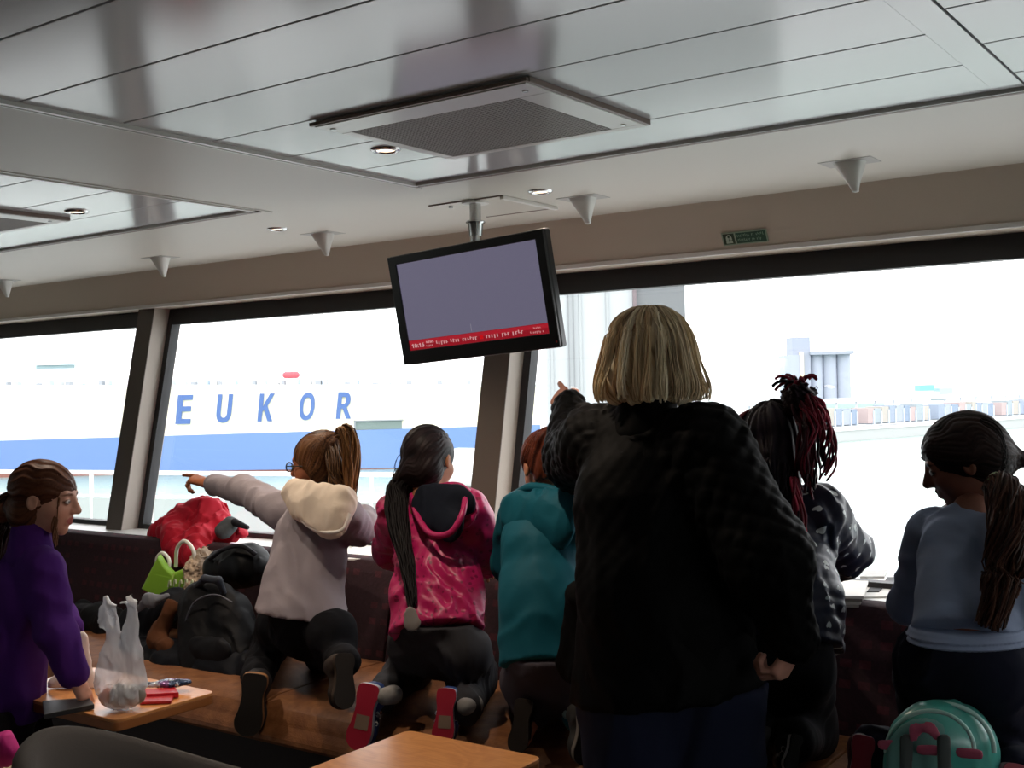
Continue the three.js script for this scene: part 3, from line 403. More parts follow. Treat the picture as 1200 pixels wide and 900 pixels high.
// hair: a cap over the skull plus what make() adds, grooved along strands that run round the axis from c towards tie
function hairGeometry(m, colours, o = {}) {
  const f = new Field(o.k ?? 0.05); f.pad = 0.08; const grow = o.grow ?? 0;
  f.egg(V(0, 0.135, -0.085), 0.372 + grow, 0.395 + grow, 0.458 + grow);
  if (o.make) o.make(f);
  f.egg(V(0, -0.23 + (o.faceUp ?? 0), 0.46 + (o.faceZ ?? 0)), 0.33, 0.44, 0.40, { sub: true, k: 0.03 }); if (o.ears !== false) for (const s of [-1, 1]) f.egg(V(0.4 * s, -0.07, -0.03), 0.12, 0.15, 0.10, { sub: true, k: 0.03 });
  if (o.nape) f.egg(V(0, -0.62, -0.2), 0.5, 0.42, 0.55, { sub: true, k: 0.03 });
  const c = o.c ?? V(0, 0.1, -0.05), t = (o.tie ?? V(0, 1.2, -0.1)).clone().sub(c).normalize(), [n1, n2] = frameOf(t), cs = colours.map(lin), fr = o.freq ?? 34, amp = o.amp ?? 0.012;
  const ang = (x, y, z) => { x -= c.x; y -= c.y; z -= c.z; const w = noise3(x * 5, y * 3, z * 5) * 0.22; return Math.atan2(x * n2.x + y * n2.y + z * n2.z, x * n1.x + y * n1.y + z * n1.z) + w; };
  f.disp = (x, y, z) => { const a = ang(x, y, z); return amp * (Math.abs(Math.sin(a * fr * 0.5 + 1.5 * noise3(a * 4, 1, 2))) - 0.5) + amp * 1.4 * noise3(a * 5, y * 1.5, 3); };
  f.colour = (x, y, z) => { const a = ang(x, y, z), q = 0.5 + 0.5 * noise3(a * (o.streak ?? 9), 4.2, y * 0.7) + 0.3 * noise3(a * 40, 9, y * 2); const i = Math.max(0, Math.min(cs.length - 1.001, q * (cs.length - 1))), k = Math.floor(i); return mix3(cs[k], cs[Math.min(k + 1, cs.length - 1)], i - k); };
  return f.mesh(o.cell ?? 0.018).applyMatrix4(m);
}
// strands of hair along a path of world points, each with its own wander
function strands(path, r0, r1, n, thick, colours, seed, o = {}) {
  const rr = mulberry(seed), curve = new THREE.CatmullRomCurve3(path), L = o.seg ?? 14, list = [], cs = colours.map(lin);
  for (let i = 0; i < n; i++) { const a = rr() * 6.283, q = Math.sqrt(rr()), end = 1 - rr() * (o.ragged ?? 0.12), ph = rr() * 6.28, wob = (o.wave ?? 0.004), pts = [];
    for (let k = 0; k <= L; k++) { const t = k / L * end, p = curve.getPoint(t), d = curve.getTangent(t), [n1, n2] = frameOf(d), r = (r0 + (r1 - r0) * t) * (o.bulge ? 1 + o.bulge * Math.sin(Math.PI * Math.min(1, t * 1.15)) : 1) * (k === 0 ? 0.6 : 1); const b = a + (o.twist ?? 0.5) * t + 0.2 * Math.sin(ph + t * 7); pts.push(p.addScaledVector(n1, Math.cos(b) * r * q + wob * Math.sin(ph * 3 + t * 12)).addScaledVector(n2, Math.sin(b) * r * q + wob * Math.cos(ph + t * 9))); }
    const g = new THREE.TubeGeometry(new THREE.CatmullRomCurve3(pts), L, thick * (0.7 + 0.6 * rr()), 5, false); const c = mix3(cs[0], cs[cs.length - 1], rr()), col = new Float32Array(g.attributes.position.count * 3); for (let k = 0; k < col.length; k += 3) col.set(c, k); g.setAttribute('color', new THREE.BufferAttribute(col, 3)); list.push(g); }
  return joinAll(list);
}
// hand: fingers along dir, palm facing palm, thumb on the side given; curl in radians per joint for thumb, index, middle, ring, little
function handGeometry(wrist, dir, palm, side, scale, curls, skin, o = {}) {
  const D = dir.clone().normalize(), N = palm.clone().addScaledVector(D, -palm.dot(D)).normalize(), S = D.clone().cross(N).normalize().multiplyScalar(side), f = new Field(0.010 * scale), P = (d, s, n) => wrist.clone().addScaledVector(D, d * scale).addScaledVector(S, s * scale).addScaledVector(N, n * scale);
  f.pad = 0.01; f.limb(P(-(o.stump ?? 0.06), 0, 0), P(0.008, 0, 0), 0.024 * scale, 0.024 * scale, { flat: 0.75, n: N, k: 0.015 * scale });
  const base = [[0.075, 0.027], [0.08, 0.009], [0.077, -0.009], [0.069, -0.025]], len = [[0.038, 0.024, 0.02], [0.043, 0.027, 0.021], [0.039, 0.026, 0.02], [0.03, 0.019, 0.018]], rad = [0.0092, 0.0095, 0.009, 0.008];
  base.forEach(([d, s], i) => { f.limb(P(0.006, s * 0.6, 0), P(d, s, 0.001), 0.0145 * scale, 0.0115 * scale, { k: 0.012 * scale });
    let a = 0, p = P(d, s, 0), fan = (s / 0.027) * (o.fan ?? 0.08); len[i].forEach((l, j) => { a += curls[i + 1] * [0.9, 1.1, 0.8][j]; const q = p.clone().addScaledVector(D, Math.cos(a) * l * scale).addScaledVector(N, Math.sin(a) * l * scale).addScaledVector(S, fan * l * scale); f.limb(p, q, rad[i] * scale * (1 - 0.07 * j), rad[i] * scale * (0.95 - 0.1 * j), { k: 0.004 * scale }); p = q; }); });
  const t0 = P(0.012, 0.022, 0.004), a = curls[0], t1 = P(0.042, 0.042, 0.010 + 0.01 * a), t2 = t1.clone().addScaledVector(D, 0.03 * scale).addScaledVector(S, (0.014 - 0.022 * a) * scale).addScaledVector(N, 0.014 * a * scale), t3 = t2.clone().addScaledVector(D, 0.024 * scale).addScaledVector(S, (0.004 - 0.02 * a) * scale).addScaledVector(N, 0.016 * a * scale);
  f.chain([t0, t1, t2, t3], [0.016, 0.0125, 0.0105, 0.0085].map((r) => r * scale), { k: 0.008 * scale });
  const s = lin(skin); f.colour = (x, y, z) => { const n = 1 + 0.08 * noise3(x * 90, y * 90, z * 90); return [s[0] * n, s[1] * n, s[2] * n]; };
  return f.mesh(0.0032 * scale * 1.05);
}
function solidColour(g, c) { const col = new Float32Array(g.attributes.position.count * 3), k = lin(c); for (let i = 0; i < col.length; i += 3) col.set(k, i); g.setAttribute('color', new THREE.BufferAttribute(col, 3)); return g; }
const soleShape = (() => { const s = new THREE.Shape(), p = [[0, -0.5], [0.16, -0.47], [0.19, -0.33], [0.165, -0.12], [0.19, 0.1], [0.225, 0.25], [0.19, 0.41], [0.07, 0.5], [-0.06, 0.49], [-0.16, 0.39], [-0.19, 0.22], [-0.165, 0.02], [-0.15, -0.15], [-0.185, -0.33], [-0.15, -0.47]]; const c = new THREE.CatmullRomCurve3(p.map(([x, y]) => V(x, y, 0)), true).getPoints(60); s.setFromPoints(c.map((q) => new THREE.Vector2(q.x, q.y))); return s; })();
// shoe between heel and toe points of its sole; down: the way the sole faces
const materialsCache = new Map();
const skinned = (r, o = {}) => { const k = r + JSON.stringify(o); if (!materialsCache.has(k)) materialsCache.set(k, new THREE.MeshPhysicalMaterial({ vertexColors: true, roughness: r, ...o })); return materialsCache.get(k); };
function shoe(person, heel, toe, down, c) {
  const L = toe.distanceTo(heel), z = toe.clone().sub(heel).normalize(), y = down.clone().negate().addScaledVector(z, down.dot(z)).normalize(), x = y.clone().cross(z), m = new THREE.Matrix4().makeBasis(x, y, z).setPosition(heel.clone().add(toe).multiplyScalar(0.5)), w = L * (c.wide ?? 1), th = c.thick ?? 0.02;
  const f = new Field(0.03); f.pad = 0.02; f.egg(V(0, th + 0.028, -0.33 * L), 0.17 * w, 0.055, 0.16 * L).egg(V(0, th + 0.02, 0.24 * L), 0.19 * w, 0.036, 0.24 * L).limb(V(0, th + 0.03, -0.2 * L), V(0, th + 0.025, 0.12 * L), 0.15 * w, 0.16 * w, { flat: 0.9 }).limb(V(0, th + 0.04, -0.26 * L), V(0, th + 0.085, -0.28 * L), 0.15 * w, 0.14 * w); f.cut(V(0, th - 0.003, 0), V(0, -1, 0)); if (!c.boot) f.cut(V(0, th + 0.085, 0), V(0, 1, 0));
  f.disp = (px, py, pz) => 0.0018 * noise3(px * 60, py * 60, pz * 60);
  const up = part('shoe', f.mesh(0.006).applyMatrix4(m).translate(...person.base.clone().negate().toArray()), c.upper, person.g);
  const sg = new THREE.ExtrudeGeometry(soleShape, { depth: th - 0.006, bevelEnabled: true, bevelSize: 0.006, bevelThickness: 0.003, bevelSegments: 2, bevelOffset: -0.004 / L }).scale(w, L, 1).rotateX(Math.PI / 2).scale(1, 1, 1).translate(0, th - 0.003, 0); sg.scale(1, 1, 1);
  const so = part('sole', sg.applyMatrix4(m).translate(...person.base.clone().negate().toArray()), c.rim ?? c.sole, up);
  const tg = new THREE.ExtrudeGeometry(soleShape, { depth: 0.004, bevelEnabled: true, bevelSize: 0.002, bevelThickness: 0.001, bevelSegments: 1, bevelOffset: -0.02 }).scale(w, L, 1).rotateX(Math.PI / 2).translate(0, 0.001, 0);
  part('tread', tg.applyMatrix4(m).translate(...person.base.clone().negate().toArray()), c.sole, up);
  if (c.arch) part('arch', new THREE.CylinderGeometry(0.12 * w, 0.15 * w, 0.004, 4, 1).rotateY(Math.PI / 4).translate(0, -0.003, 0.08 * L).applyMatrix4(m).translate(...person.base.clone().negate().toArray()), c.arch, up);
  if (c.stripe) for (const q of [-0.04, 0.09]) part('stripe', new THREE.TorusGeometry(0.165 * w, 0.006, 6, 30, Math.PI).scale(1.06, 0.62, 1).rotateX(-0.35).translate(0, th + 0.004, q * L).applyMatrix4(m).translate(...person.base.clone().negate().toArray()), c.stripe, up);
  return up;
}
function person(label, base) { const g = thing('person', label, 'person', base.toArray()); const p = { g, base, add: (name, geo, mat, parent = g, lab) => part(name, geo.translate(-base.x, -base.y, -base.z), mat, parent, lab) }; return p; }
// folds of cloth: soft waves plus sharp creases
const folds = (a, s = 1, sx = 1, sy = 0.45) => (x, y, z) => { const w = fbm(x * 6 * s, y * 5 * s, z * 6 * s, 2), q = noise3(x * 15 * s * sx + w * 2.4, y * 15 * s * sy + w * 2.2, z * 15 * s * sx - w * 2), r = noise3(x * 30 * s * sx + w * 3, y * 30 * s * sy, z * 30 * s * sx + 4); return a * (1.1 * w + 1.2 * (0.5 - Math.abs(q)) + 0.35 * (0.5 - Math.abs(r))); };
// skin body of a figure from its joints; clothed parts stay inside the clothes
function bodyGeometry(J, s, skin, extra = []) {
  const f = new Field(0.03 * s); f.pad = 0.01;
  const n = J.back.clone();
  f.limb(J.chest, J.pelvis, 0.085 * s, 0.06 * s, { flat: 0.66, n }).limb(J.shL, J.shR, 0.045 * s, 0.045 * s).limb(J.neck, J.chest, 0.05 * s, 0.09 * s, { flat: 0.8, n });
  for (const k of ['L', 'R']) { f.chain([J['sh' + k], J['el' + k], J['wr' + k]], [0.042 * s, 0.034 * s, 0.024 * s]); f.limb(J.pelvis, J['hip' + k], 0.05 * s, 0.045 * s).chain([J['hip' + k], J['kn' + k], J['an' + k]], [0.05 * s, 0.038 * s, 0.03 * s]); if (J['toe' + k]) f.limb(J['an' + k], J['toe' + k], 0.028 * s, 0.02 * s); }
  return joinAll([solidColour(f.mesh(0.012), skin), ...extra]);
}
function topField(J, s, r, o = {}) {   // jacket or jumper: torso, shoulders, sleeves
  const f = new Field(o.k ?? 0.035); f.pad = 0.03; const n = J.back, sl = o.sleeve ?? [0.056, 0.05, 0.042];
  f.limb(J.chest, J.waist ?? J.pelvis, r[0], r[1], { flat: o.flat ?? 0.66, n }).limb(J.waist ?? J.pelvis, J.hem, r[1], r[2], { flat: o.flat ?? 0.66, n }).limb(J.shL, J.shR, r[3], r[3], { flat: 0.9, n, uvAs: 0 }).limb(J.neck.clone().add(V(0, -0.55 * r[4], 0)), J.chest, r[4], r[0] * 0.9, { flat: 0.8, n, uvAs: 0 });
  for (const k of ['L', 'R']) f.limb(J['sh' + k], J['el' + k], sl[0] * s, sl[1] * s, { k: o.ks ?? 0.03, capAs: 0 }).limb(J['el' + k], J['el' + k].clone().lerp(J['wr' + k], o.cuffAt ?? 0.86), sl[1] * s, sl[2] * s, { k: o.ks ?? 0.03 });
  f.cut(J.hem, o.hemN ?? J.hem.clone().sub(J.chest)); return f;
}
function trouserField(J, s, r = [0.092, 0.066, 0.048]) { const f = new Field(0.035); f.pad = 0.02; f.limb(J.hem.clone().add(V(0, 0.0, 0)), J.hipL.clone().add(J.hipR).multiplyScalar(0.5), 0.1 * s, 0.105 * s, { flat: 0.72, n: J.back }); f.cut(J.hem.clone().add(V(0, 0.03, 0)), V(0, 1, 0)); for (const k of ['L', 'R']) f.chain([J['hip' + k], J['kn' + k], J['an' + k]], r.map((q) => q * s)); return f; }
// ------------------------------------------------------------------ people
const BACK = AWAY.clone().negate();
const setY = (p, y) => p.clone().setY(y);
const cloth = (color, r = 0.85, o = {}) => new THREE.MeshPhysicalMaterial({ color, roughness: r, specularIntensity: 0.35, ...o });
const weave = rep(weaveBump, 40), knit = rep(weaveBump, 22);
const SEAT = 0.458;
const hairM = skinned(0.5, { specularIntensity: 0.32 }), skinM = skinned(0.55, { specularIntensity: 0.5 });
function kneel(J) { for (const k of ['L', 'R']) { J['kn' + k].y = SEAT + 0.062; J['hip' + k].y = J.hem.y - 0.055; J['hip' + k].addScaledVector(AWAY, 0.03); } J.pelvis.y = J.hem.y; return J; }

// --- girl in the purple fleece, standing at the little table and looking to the right
{ const q = (x, y, t) => atT(x, y, t), base = setY(q(22, 800, 3.56), 0), p = person('girl in a purple fleece standing by the small table with the plastic bag', base);
  const J = { pelvis: q(10, 815, 3.54), waist: q(12, 760, 3.54), chest: q(26, 690, 3.52), neck: q(35, 644, 3.49), hem: q(8, 832, 3.54), shR: q(50, 668, 3.45), elR: q(66, 742, 3.40), wrR: q(88, 796, 3.40), shL: q(38, 668, 3.66), elL: q(70, 722, 3.72), wrL: q(83, 738, 3.66), back: dirOf(-0.8, 0, -0.35) };
  for (const [k, o] of [['L', 0.07], ['R', -0.07]]) { J['hip' + k] = J.pelvis.clone().addScaledVector(AWAY, o).add(V(0, -0.04, 0)); J['kn' + k] = setY(J['hip' + k], 0.40).addScaledVector(RIGHT, 0.04); J['an' + k] = setY(J['hip' + k], 0.09); }
  const skin = '#c99a84', c = q(55, 584, 3.5), hm = headMatrix(c, dirOf(0.94, -0.12, -0.02), dirOf(0.12, 1, 0), 0.218);
  p.add('body', bodyGeometry(J, 0.95, skin, [headGeometry(hm, skin, { lip: '#a85f58', brow: '#6a4430' }),
    handGeometry(J.wrR, dirOf(0.45, -0.9, 0.1), dirOf(-0.8, -0.4, 0.3), 1, 0.8, [0.5, 0.35, 0.4, 0.45, 0.5], skin), handGeometry(J.wrL, dirOf(0.5, -0.75, -0.3), dirOf(-0.5, -0.4, 0.5), -1, 0.78, [0.8, 0.9, 0.9, 0.9, 0.9], skin)]), skinM);
  const hc = ['#2a1712', '#4e2c1c', '#5e3a26', '#351d15'];
  const hair = p.add('hair', hairGeometry(hm, hc, { tie: V(0.0, 0.0, -1), ears: true, faceUp: -0.02, faceZ: 0.09, freq: 30, make: (f) => f.egg(V(0, -0.16, -0.22), 0.31, 0.36, 0.30).limb(V(0, -0.1, -0.42), V(0, -0.3, -0.6), 0.13, 0.10) }), hairM);
  p.add('side_lock', strands([q(66, 556, 3.46), q(68, 590, 3.45), q(64, 622, 3.45), q(66, 640, 3.46)], 0.006, 0.004, 16, 0.0017, ['#6a4530', '#8a6248'], 4), hairM, hair);
  p.add('ponytail', strands([q(18, 580, 3.52), q(8, 600, 3.52), q(-4, 630, 3.52), q(-10, 680, 3.5)], 0.035, 0.02, 90, 0.0035, hc, 5, { bulge: 0.3 }), hairM, hair);
  const f = topField(J, 1, [0.125, 0.125, 0.14, 0.055, 0.058], { sleeve: [0.058, 0.05, 0.038], flat: 0.78 }); f.disp = folds(0.011);
  const fleece = cloth('#45206c', 0.95, { sheen: 0.5, sheenColor: new THREE.Color('#7a4fb0'), sheenRoughness: 0.5, bumpMap: knit, bumpScale: 0.0008 });
  const jk = p.add('fleece', f.mesh(0.008, true), fleece);
  const cf = new Field(0.02); cf.limb(J.neck.clone().add(V(0, -0.02, 0)), J.neck.clone().add(V(0, 0.045, 0)).addScaledVector(RIGHT, 0.004), 0.068, 0.056); cf.disp = folds(0.004, 2); p.add('collar', cf.mesh(0.006, true), fleece, jk);
  const t = trouserField(J, 1, [0.085, 0.06, 0.055]); t.disp = folds(0.008); p.add('trousers', t.mesh(0.012), cloth('#17151a', 0.9));
  const sm = std('#2c2a30', 0.6); for (const k of ['L', 'R']) { const a = J['an' + k]; shoe(p, setY(a, 0.002).addScaledVector(RIGHT, -0.06), setY(a, 0.002).addScaledVector(RIGHT, 0.15), V(0, -1, 0), { upper: sm, sole: std('#d8d5cf', 0.6) }); }
}
// --- girl in the grey hoodie, kneeling on the bench and pointing to the left
{ const q = (x, y, z) => atZ(x, y, z), base = setY(q(355, 780, -2.85), SEAT), p = person('girl with glasses in a grey hoodie kneeling on the bench and pointing left', base);
  const J = kneel({ pelvis: q(354, 722, -2.74), waist: q(357, 674, -2.79), chest: q(364, 624, -2.85), neck: q(374, 588, -2.87), hem: q(354, 720, -2.74), shL: q(333, 600, -2.93), elL: q(286, 574, -3.06), wrL: q(247, 567, -3.15), shR: q(402, 604, -2.83), elR: q(423, 618, -2.98), wrR: q(430, 603, -3.1), hipL: q(328, 722, -2.75), hipR: q(386, 722, -2.72), knL: q(318, 770, -3.0), knR: q(380, 770, -2.99), anL: q(300, 796, -2.63), anR: q(404, 776, -2.62), back: dirOf(0.12, 0, -1) });
  J.toeL = q(292, 850, -2.545); J.toeR = q(403, 820, -2.545);
  const skin = '#a8694a', hm = headMatrix(q(373, 544, -2.9), dirOf(-0.9, -0.06, 0.28), dirOf(-0.05, 1, 0.0), 0.222);
  p.add('body', bodyGeometry(J, 1, skin, [headGeometry(hm, skin, { lip: '#7c3a34', brow: '#2a180f' }), handGeometry(q(243, 566, -3.16), dirOf(-0.95, 0.24, 0.4), dirOf(0.1, -1, 0.2), -1, 0.98, [0.45, 0.1, 0.9, 1.1, 1.15], skin), handGeometry(J.wrR, dirOf(0.1, -0.3, 1), dirOf(0, -1, 0), 1, 0.8, [0.4, 0.4, 0.4, 0.4, 0.4], skin)]), skinM);
  const hc = ['#21120b', '#3d2416', '#573620', '#7a5230', '#4a2d1b'];
  const hair = p.add('hair', hairGeometry(hm, hc, { tie: V(0, 0.75, -0.55), c: V(0, 0.0, -0.1), freq: 46, amp: 0.014, ears: false, faceZ: 0.07, faceUp: 0.09, nape: false, make: (f) => f.egg(V(0, -0.12, -0.22), 0.35, 0.42, 0.33).limb(V(0.24, -0.05, -0.12), V(0.22, -0.46, -0.14), 0.16, 0.09, { k: 0.08 }).limb(V(-0.24, -0.05, -0.12), V(-0.22, -0.46, -0.14), 0.16, 0.09, { k: 0.08 }).limb(V(0, -0.1, -0.42), V(0, -0.5, -0.42), 0.2, 0.12, { k: 0.1 }) }), hairM);
  p.add('ponytail', strands([q(398, 512, -2.86), q(404, 506, -2.85), q(409, 520, -2.85), q(411, 560, -2.85), q(407, 600, -2.84)], 0.018, 0.02, 120, 0.003, ['#3a2114', '#8a5f3a', '#a87a4c'], 6, { bulge: 0.7, ragged: 0.2 }), hairM, hair);
  p.add('loose_hair', strands([q(384, 516, -2.93), q(393, 540, -2.86), q(397, 575, -2.825), q(397, 606, -2.82)], 0.028, 0.036, 150, 0.0022, ['#2c190f', '#64421f'], 16, { ragged: 0.15 }), hairM, hair);
  p.add('hair_tie', new THREE.TorusGeometry(0.014, 0.006, 8, 18).rotateX(1.0).translate(...q(399, 510, -2.855).toArray()), std('#e8e2d8', 0.6), hair);
  // glasses on the head's own axes
  const gm = hm, gl = []; for (const s of [-1, 1]) gl.push(new THREE.TorusGeometry(0.095, 0.011, 8, 28).scale(1.1, 0.8, 1).translate(0.135 * s, -0.005, 0.44)); gl.push(new THREE.CylinderGeometry(0.010, 0.010, 0.07, 8).rotateZ(Math.PI / 2).translate(0, 0.01, 0.45));
  const glasses = p.add('glasses', merge(gl).applyMatrix4(gm), std('#2e3436', 0.3));
  for (const s of [-1, 1]) { p.add('temple', bar(V(0.235 * s, 0.01, 0.43), V(0.345 * s, 0.0, -0.04), 0.009, 6).applyMatrix4(gm), std('#2e3436', 0.3), glasses); p.add('lens', new THREE.CircleGeometry(0.09, 24).scale(1.1, 0.8, 1).translate(0.135 * s, -0.005, 0.441).applyMatrix4(gm), new THREE.MeshPhysicalMaterial({ color: '#dfe9ea', roughness: 0.02, transmission: 1, thickness: 0, ior: 1.5 }), glasses); }
  const grey = cloth('#958e94', 0.95, { bumpMap: knit, bumpScale: 0.0006 });
  const f = topField(J, 1, [0.118, 0.128, 0.15, 0.055, 0.066], { sleeve: [0.062, 0.05, 0.04], flat: 0.7, hemN: V(0, -1, 0).addScaledVector(RIGHT, -0.14) }); f.disp = folds(0.014, 0.9); const jk = p.add('hoodie', f.mesh(0.008, true), grey);
  const cf = new Field(0.02); cf.limb(q(258, 567.5, -3.12), q(252, 567, -3.138), 0.035, 0.033); p.add('cuff', cf.mesh(0.006, true), grey, jk);
  // hood lying on the back, pale lining outwards
  const hf = new Field(0.03), zb = -2.77; hf.limb(q(352, 590, zb), q(392, 600, zb + 0.01), 0.05, 0.045, { flat: 0.5, n: BACK }).limb(q(366, 592, zb), q(388, 614, zb + 0.015), 0.058, 0.036, { flat: 0.45, n: BACK }).limb(q(345, 578, -2.8), q(402, 586, -2.79), 0.045, 0.042, { flat: 0.7, n: BACK }).limb(q(404, 592, -2.79), q(398, 612, -2.775), 0.03, 0.024); hf.disp = folds(0.013, 1.1); p.add('hood', hf.mesh(0.006, true), cloth('#e6d8c6', 0.95, { bumpMap: knit, bumpScale: 0.0006 }), jk);
  p.add('hood_edge', tube([q(334, 574, -2.80), q(340, 590, -2.765), q(352, 608, -2.745), q(368, 620, -2.735), q(386, 624, -2.73), q(402, 620, -2.735), q(410, 602, -2.76)], 0.0062, 40, 8), cloth('#f1ece4', 0.9), jk);
  const t = trouserField(J, 1, [0.082, 0.06, 0.05]); t.disp = folds(0.010); p.add('trousers', t.mesh(0.009), cloth('#0d0e13', 0.9));
  const up = std('#15161c', 0.8), rim = std('#8d6238', 0.7), so = std('#1b1714', 0.8);
  shoe(p, q(300, 788, -2.525), q(290, 864, -2.5), dirOf(0.05, 0.1, -1), { upper: up, sole: so, rim, thick: 0.024, wide: 1.15 }); shoe(p, q(404, 764, -2.56), q(405, 832, -2.52), dirOf(0.6, 0.1, -1), { upper: std('#2a1d14', 0.8), sole: so, rim: std('#3a2a1c', 0.8), wide: 1.1 });
}
// --- girl in the pink dotted rain jacket
{ const q = (x, y, z) => atZ(x, y, z), base = setY(q(513, 790, -2.8), SEAT), p = person('girl in a crimson pink rain jacket with a long dark ponytail kneeling on the bench', base);
  const J = kneel({ pelvis: q(513, 738, -2.66), waist: q(511, 690, -2.72), chest: q(508, 630, -2.80), neck: q(512, 584, -2.83), hem: q(512, 742, -2.655), shL: q(468, 602, -2.84), elL: q(457, 645, -2.95), wrL: q(476, 650, -3.16), shR: q(548, 600, -2.80), elR: q(572, 644, -2.90), wrR: q(574, 662, -3.13), hipL: q(486, 744, -2.66), hipR: q(540, 744, -2.66), knL: q(484, 780, -2.99), knR: q(556, 790, -2.99), anL: q(446, 816, -2.63), anR: q(542, 828, -2.60), back: dirOf(-0.05, 0, -1) });
  J.toeL = q(424, 862, -2.55); J.toeR = q(522, 860, -2.545);
  const skin = '#a87355', hm = headMatrix(q(504, 540, -2.84), dirOf(0.4, -0.16, 0.9), dirOf(-0.02, 1, 0.12), 0.212);
  p.add('body', bodyGeometry(J, 1, skin, [headGeometry(hm, skin), handGeometry(J.wrL, dirOf(0.2, -0.3, 1), V(0, -1, 0), -1, 0.8, [0.3, 0.4, 0.4, 0.4, 0.4], skin), handGeometry(J.wrR, dirOf(-0.2, -0.3, 1), V(0, -1, 0), 1, 0.8, [0.3, 0.4, 0.4, 0.4, 0.4], skin)]), skinM);
  const hc = ['#0e0b0c', '#1c1516', '#2b2122', '#120e10'];
  const hair = p.add('hair', hairGeometry(hm, hc, { tie: V(0.36, -0.32, -0.42), c: V(-0.05, 0.12, 0.0), freq: 44, amp: 0.013, ears: false, faceZ: 0.03, make: (f) => f.egg(V(0, -0.12, -0.24), 0.33, 0.32, 0.28).limb(V(0.1, -0.15, -0.35), V(0.34, -0.28, -0.34), 0.16, 0.1, { k: 0.1 }) }), hairM);
  p.add('ponytail', strands([q(482, 556, -2.78), q(466, 578, -2.74), q(467, 612, -2.69), q(477, 660, -2.635), q(484, 712, -2.575)], 0.03, 0.012, 330, 0.0022, hc, 8, { bulge: 0.5, ragged: 0.25, twist: 1.2, seg: 18 }), hairM, hair);
  p.add('flyaway', strands([q(485, 520, -2.82), q(474, 545, -2.8), q(466, 590, -2.74)], 0.03, 0.03, 16, 0.0011, hc, 18), hairM, hair);
  const dot = texture(256, (u, v) => { const n = 8 * tnoise(u, v, 12); let k = 0; for (let i = 0; i < 26; i++) { let du = Math.abs(u - hash3(i, 1, 5)), dv = Math.abs(v - hash3(i, 2, 5)); du = Math.min(du, 1 - du); dv = Math.min(dv, 1 - dv); if (Math.hypot(du, dv) < 0.018 + 0.02 * hash3(i, 3, 5)) k = 1; } return k ? [132 + n, 16, 66] : [184 + n, 28, 96 + n]; });
  const pink = cloth('#ffffff', 0.42, { map: rep(dot, 7), specularIntensity: 0.9, sheen: 0.2, sheenColor: new THREE.Color('#c05080') });
  const f = topField(J, 1, [0.118, 0.124, 0.136, 0.056, 0.06], { sleeve: [0.06, 0.054, 0.048], flat: 0.72 }); f.disp = folds(0.018, 1.15, 1, 0.6); const jk = p.add('rain_jacket', f.mesh(0.0075, true), pink);
  const hf = new Field(0.025); hf.limb(q(500, 590, -2.74), q(540, 586, -2.75), 0.05, 0.045, { flat: 0.5, n: BACK }).limb(q(506, 600, -2.725), q(528, 616, -2.71), 0.05, 0.04, { flat: 0.45, n: BACK }); hf.disp = folds(0.008, 1.3); p.add('hood', hf.mesh(0.006), cloth('#141a26', 0.8), jk);
  p.add('hood_edge', tube([q(483, 580, -2.76), q(489, 604, -2.705), q(506, 626, -2.67), q(528, 624, -2.67), q(541, 604, -2.695), q(546, 580, -2.75)], 0.010, 36, 8), pink, jk); p.add('collar', tube([q(486, 578, -2.78), q(510, 572, -2.755), q(538, 570, -2.77), q(556, 584, -2.80)], 0.012, 28, 8), pink, jk);
  const badge = new Field(0.01); badge.limb(q(481, 718, -2.55), q(483, 730, -2.55), 0.018, 0.026, { flat: 0.25, n: BACK }); p.add('reflective_patch', badge.mesh(0.004), cloth('#8e8a86', 0.5), jk);
  const t = trouserField(J, 1, [0.082, 0.064, 0.05]); t.disp = folds(0.011); p.add('trousers', t.mesh(0.009), cloth('#343438', 0.8));
  const up = std('#23407a', 0.6), red = std('#b01c38', 0.55), o = { upper: up, sole: red, rim: std('#b9c4d4', 0.5), arch: std('#8a7462', 0.7), stripe: std('#dfe3ea', 0.5), thick: 0.022 };
  shoe(p, q(434, 800, -2.545), q(418, 880, -2.50), dirOf(-0.22, 0.1, -1), o); shoe(p, q(524, 805, -2.535), q(519, 876, -2.50), dirOf(-0.12, 0.1, -1), o);
  for (const [x, y] of [[455, 816], [549, 828]]) { const s = new Field(0.01); s.limb(q(x - 4, y, -2.57), q(x + 6, y - 2, -2.62), 0.026, 0.029); p.add('sock', s.mesh(0.007), cloth('#8c8a88', 0.9)); }
}
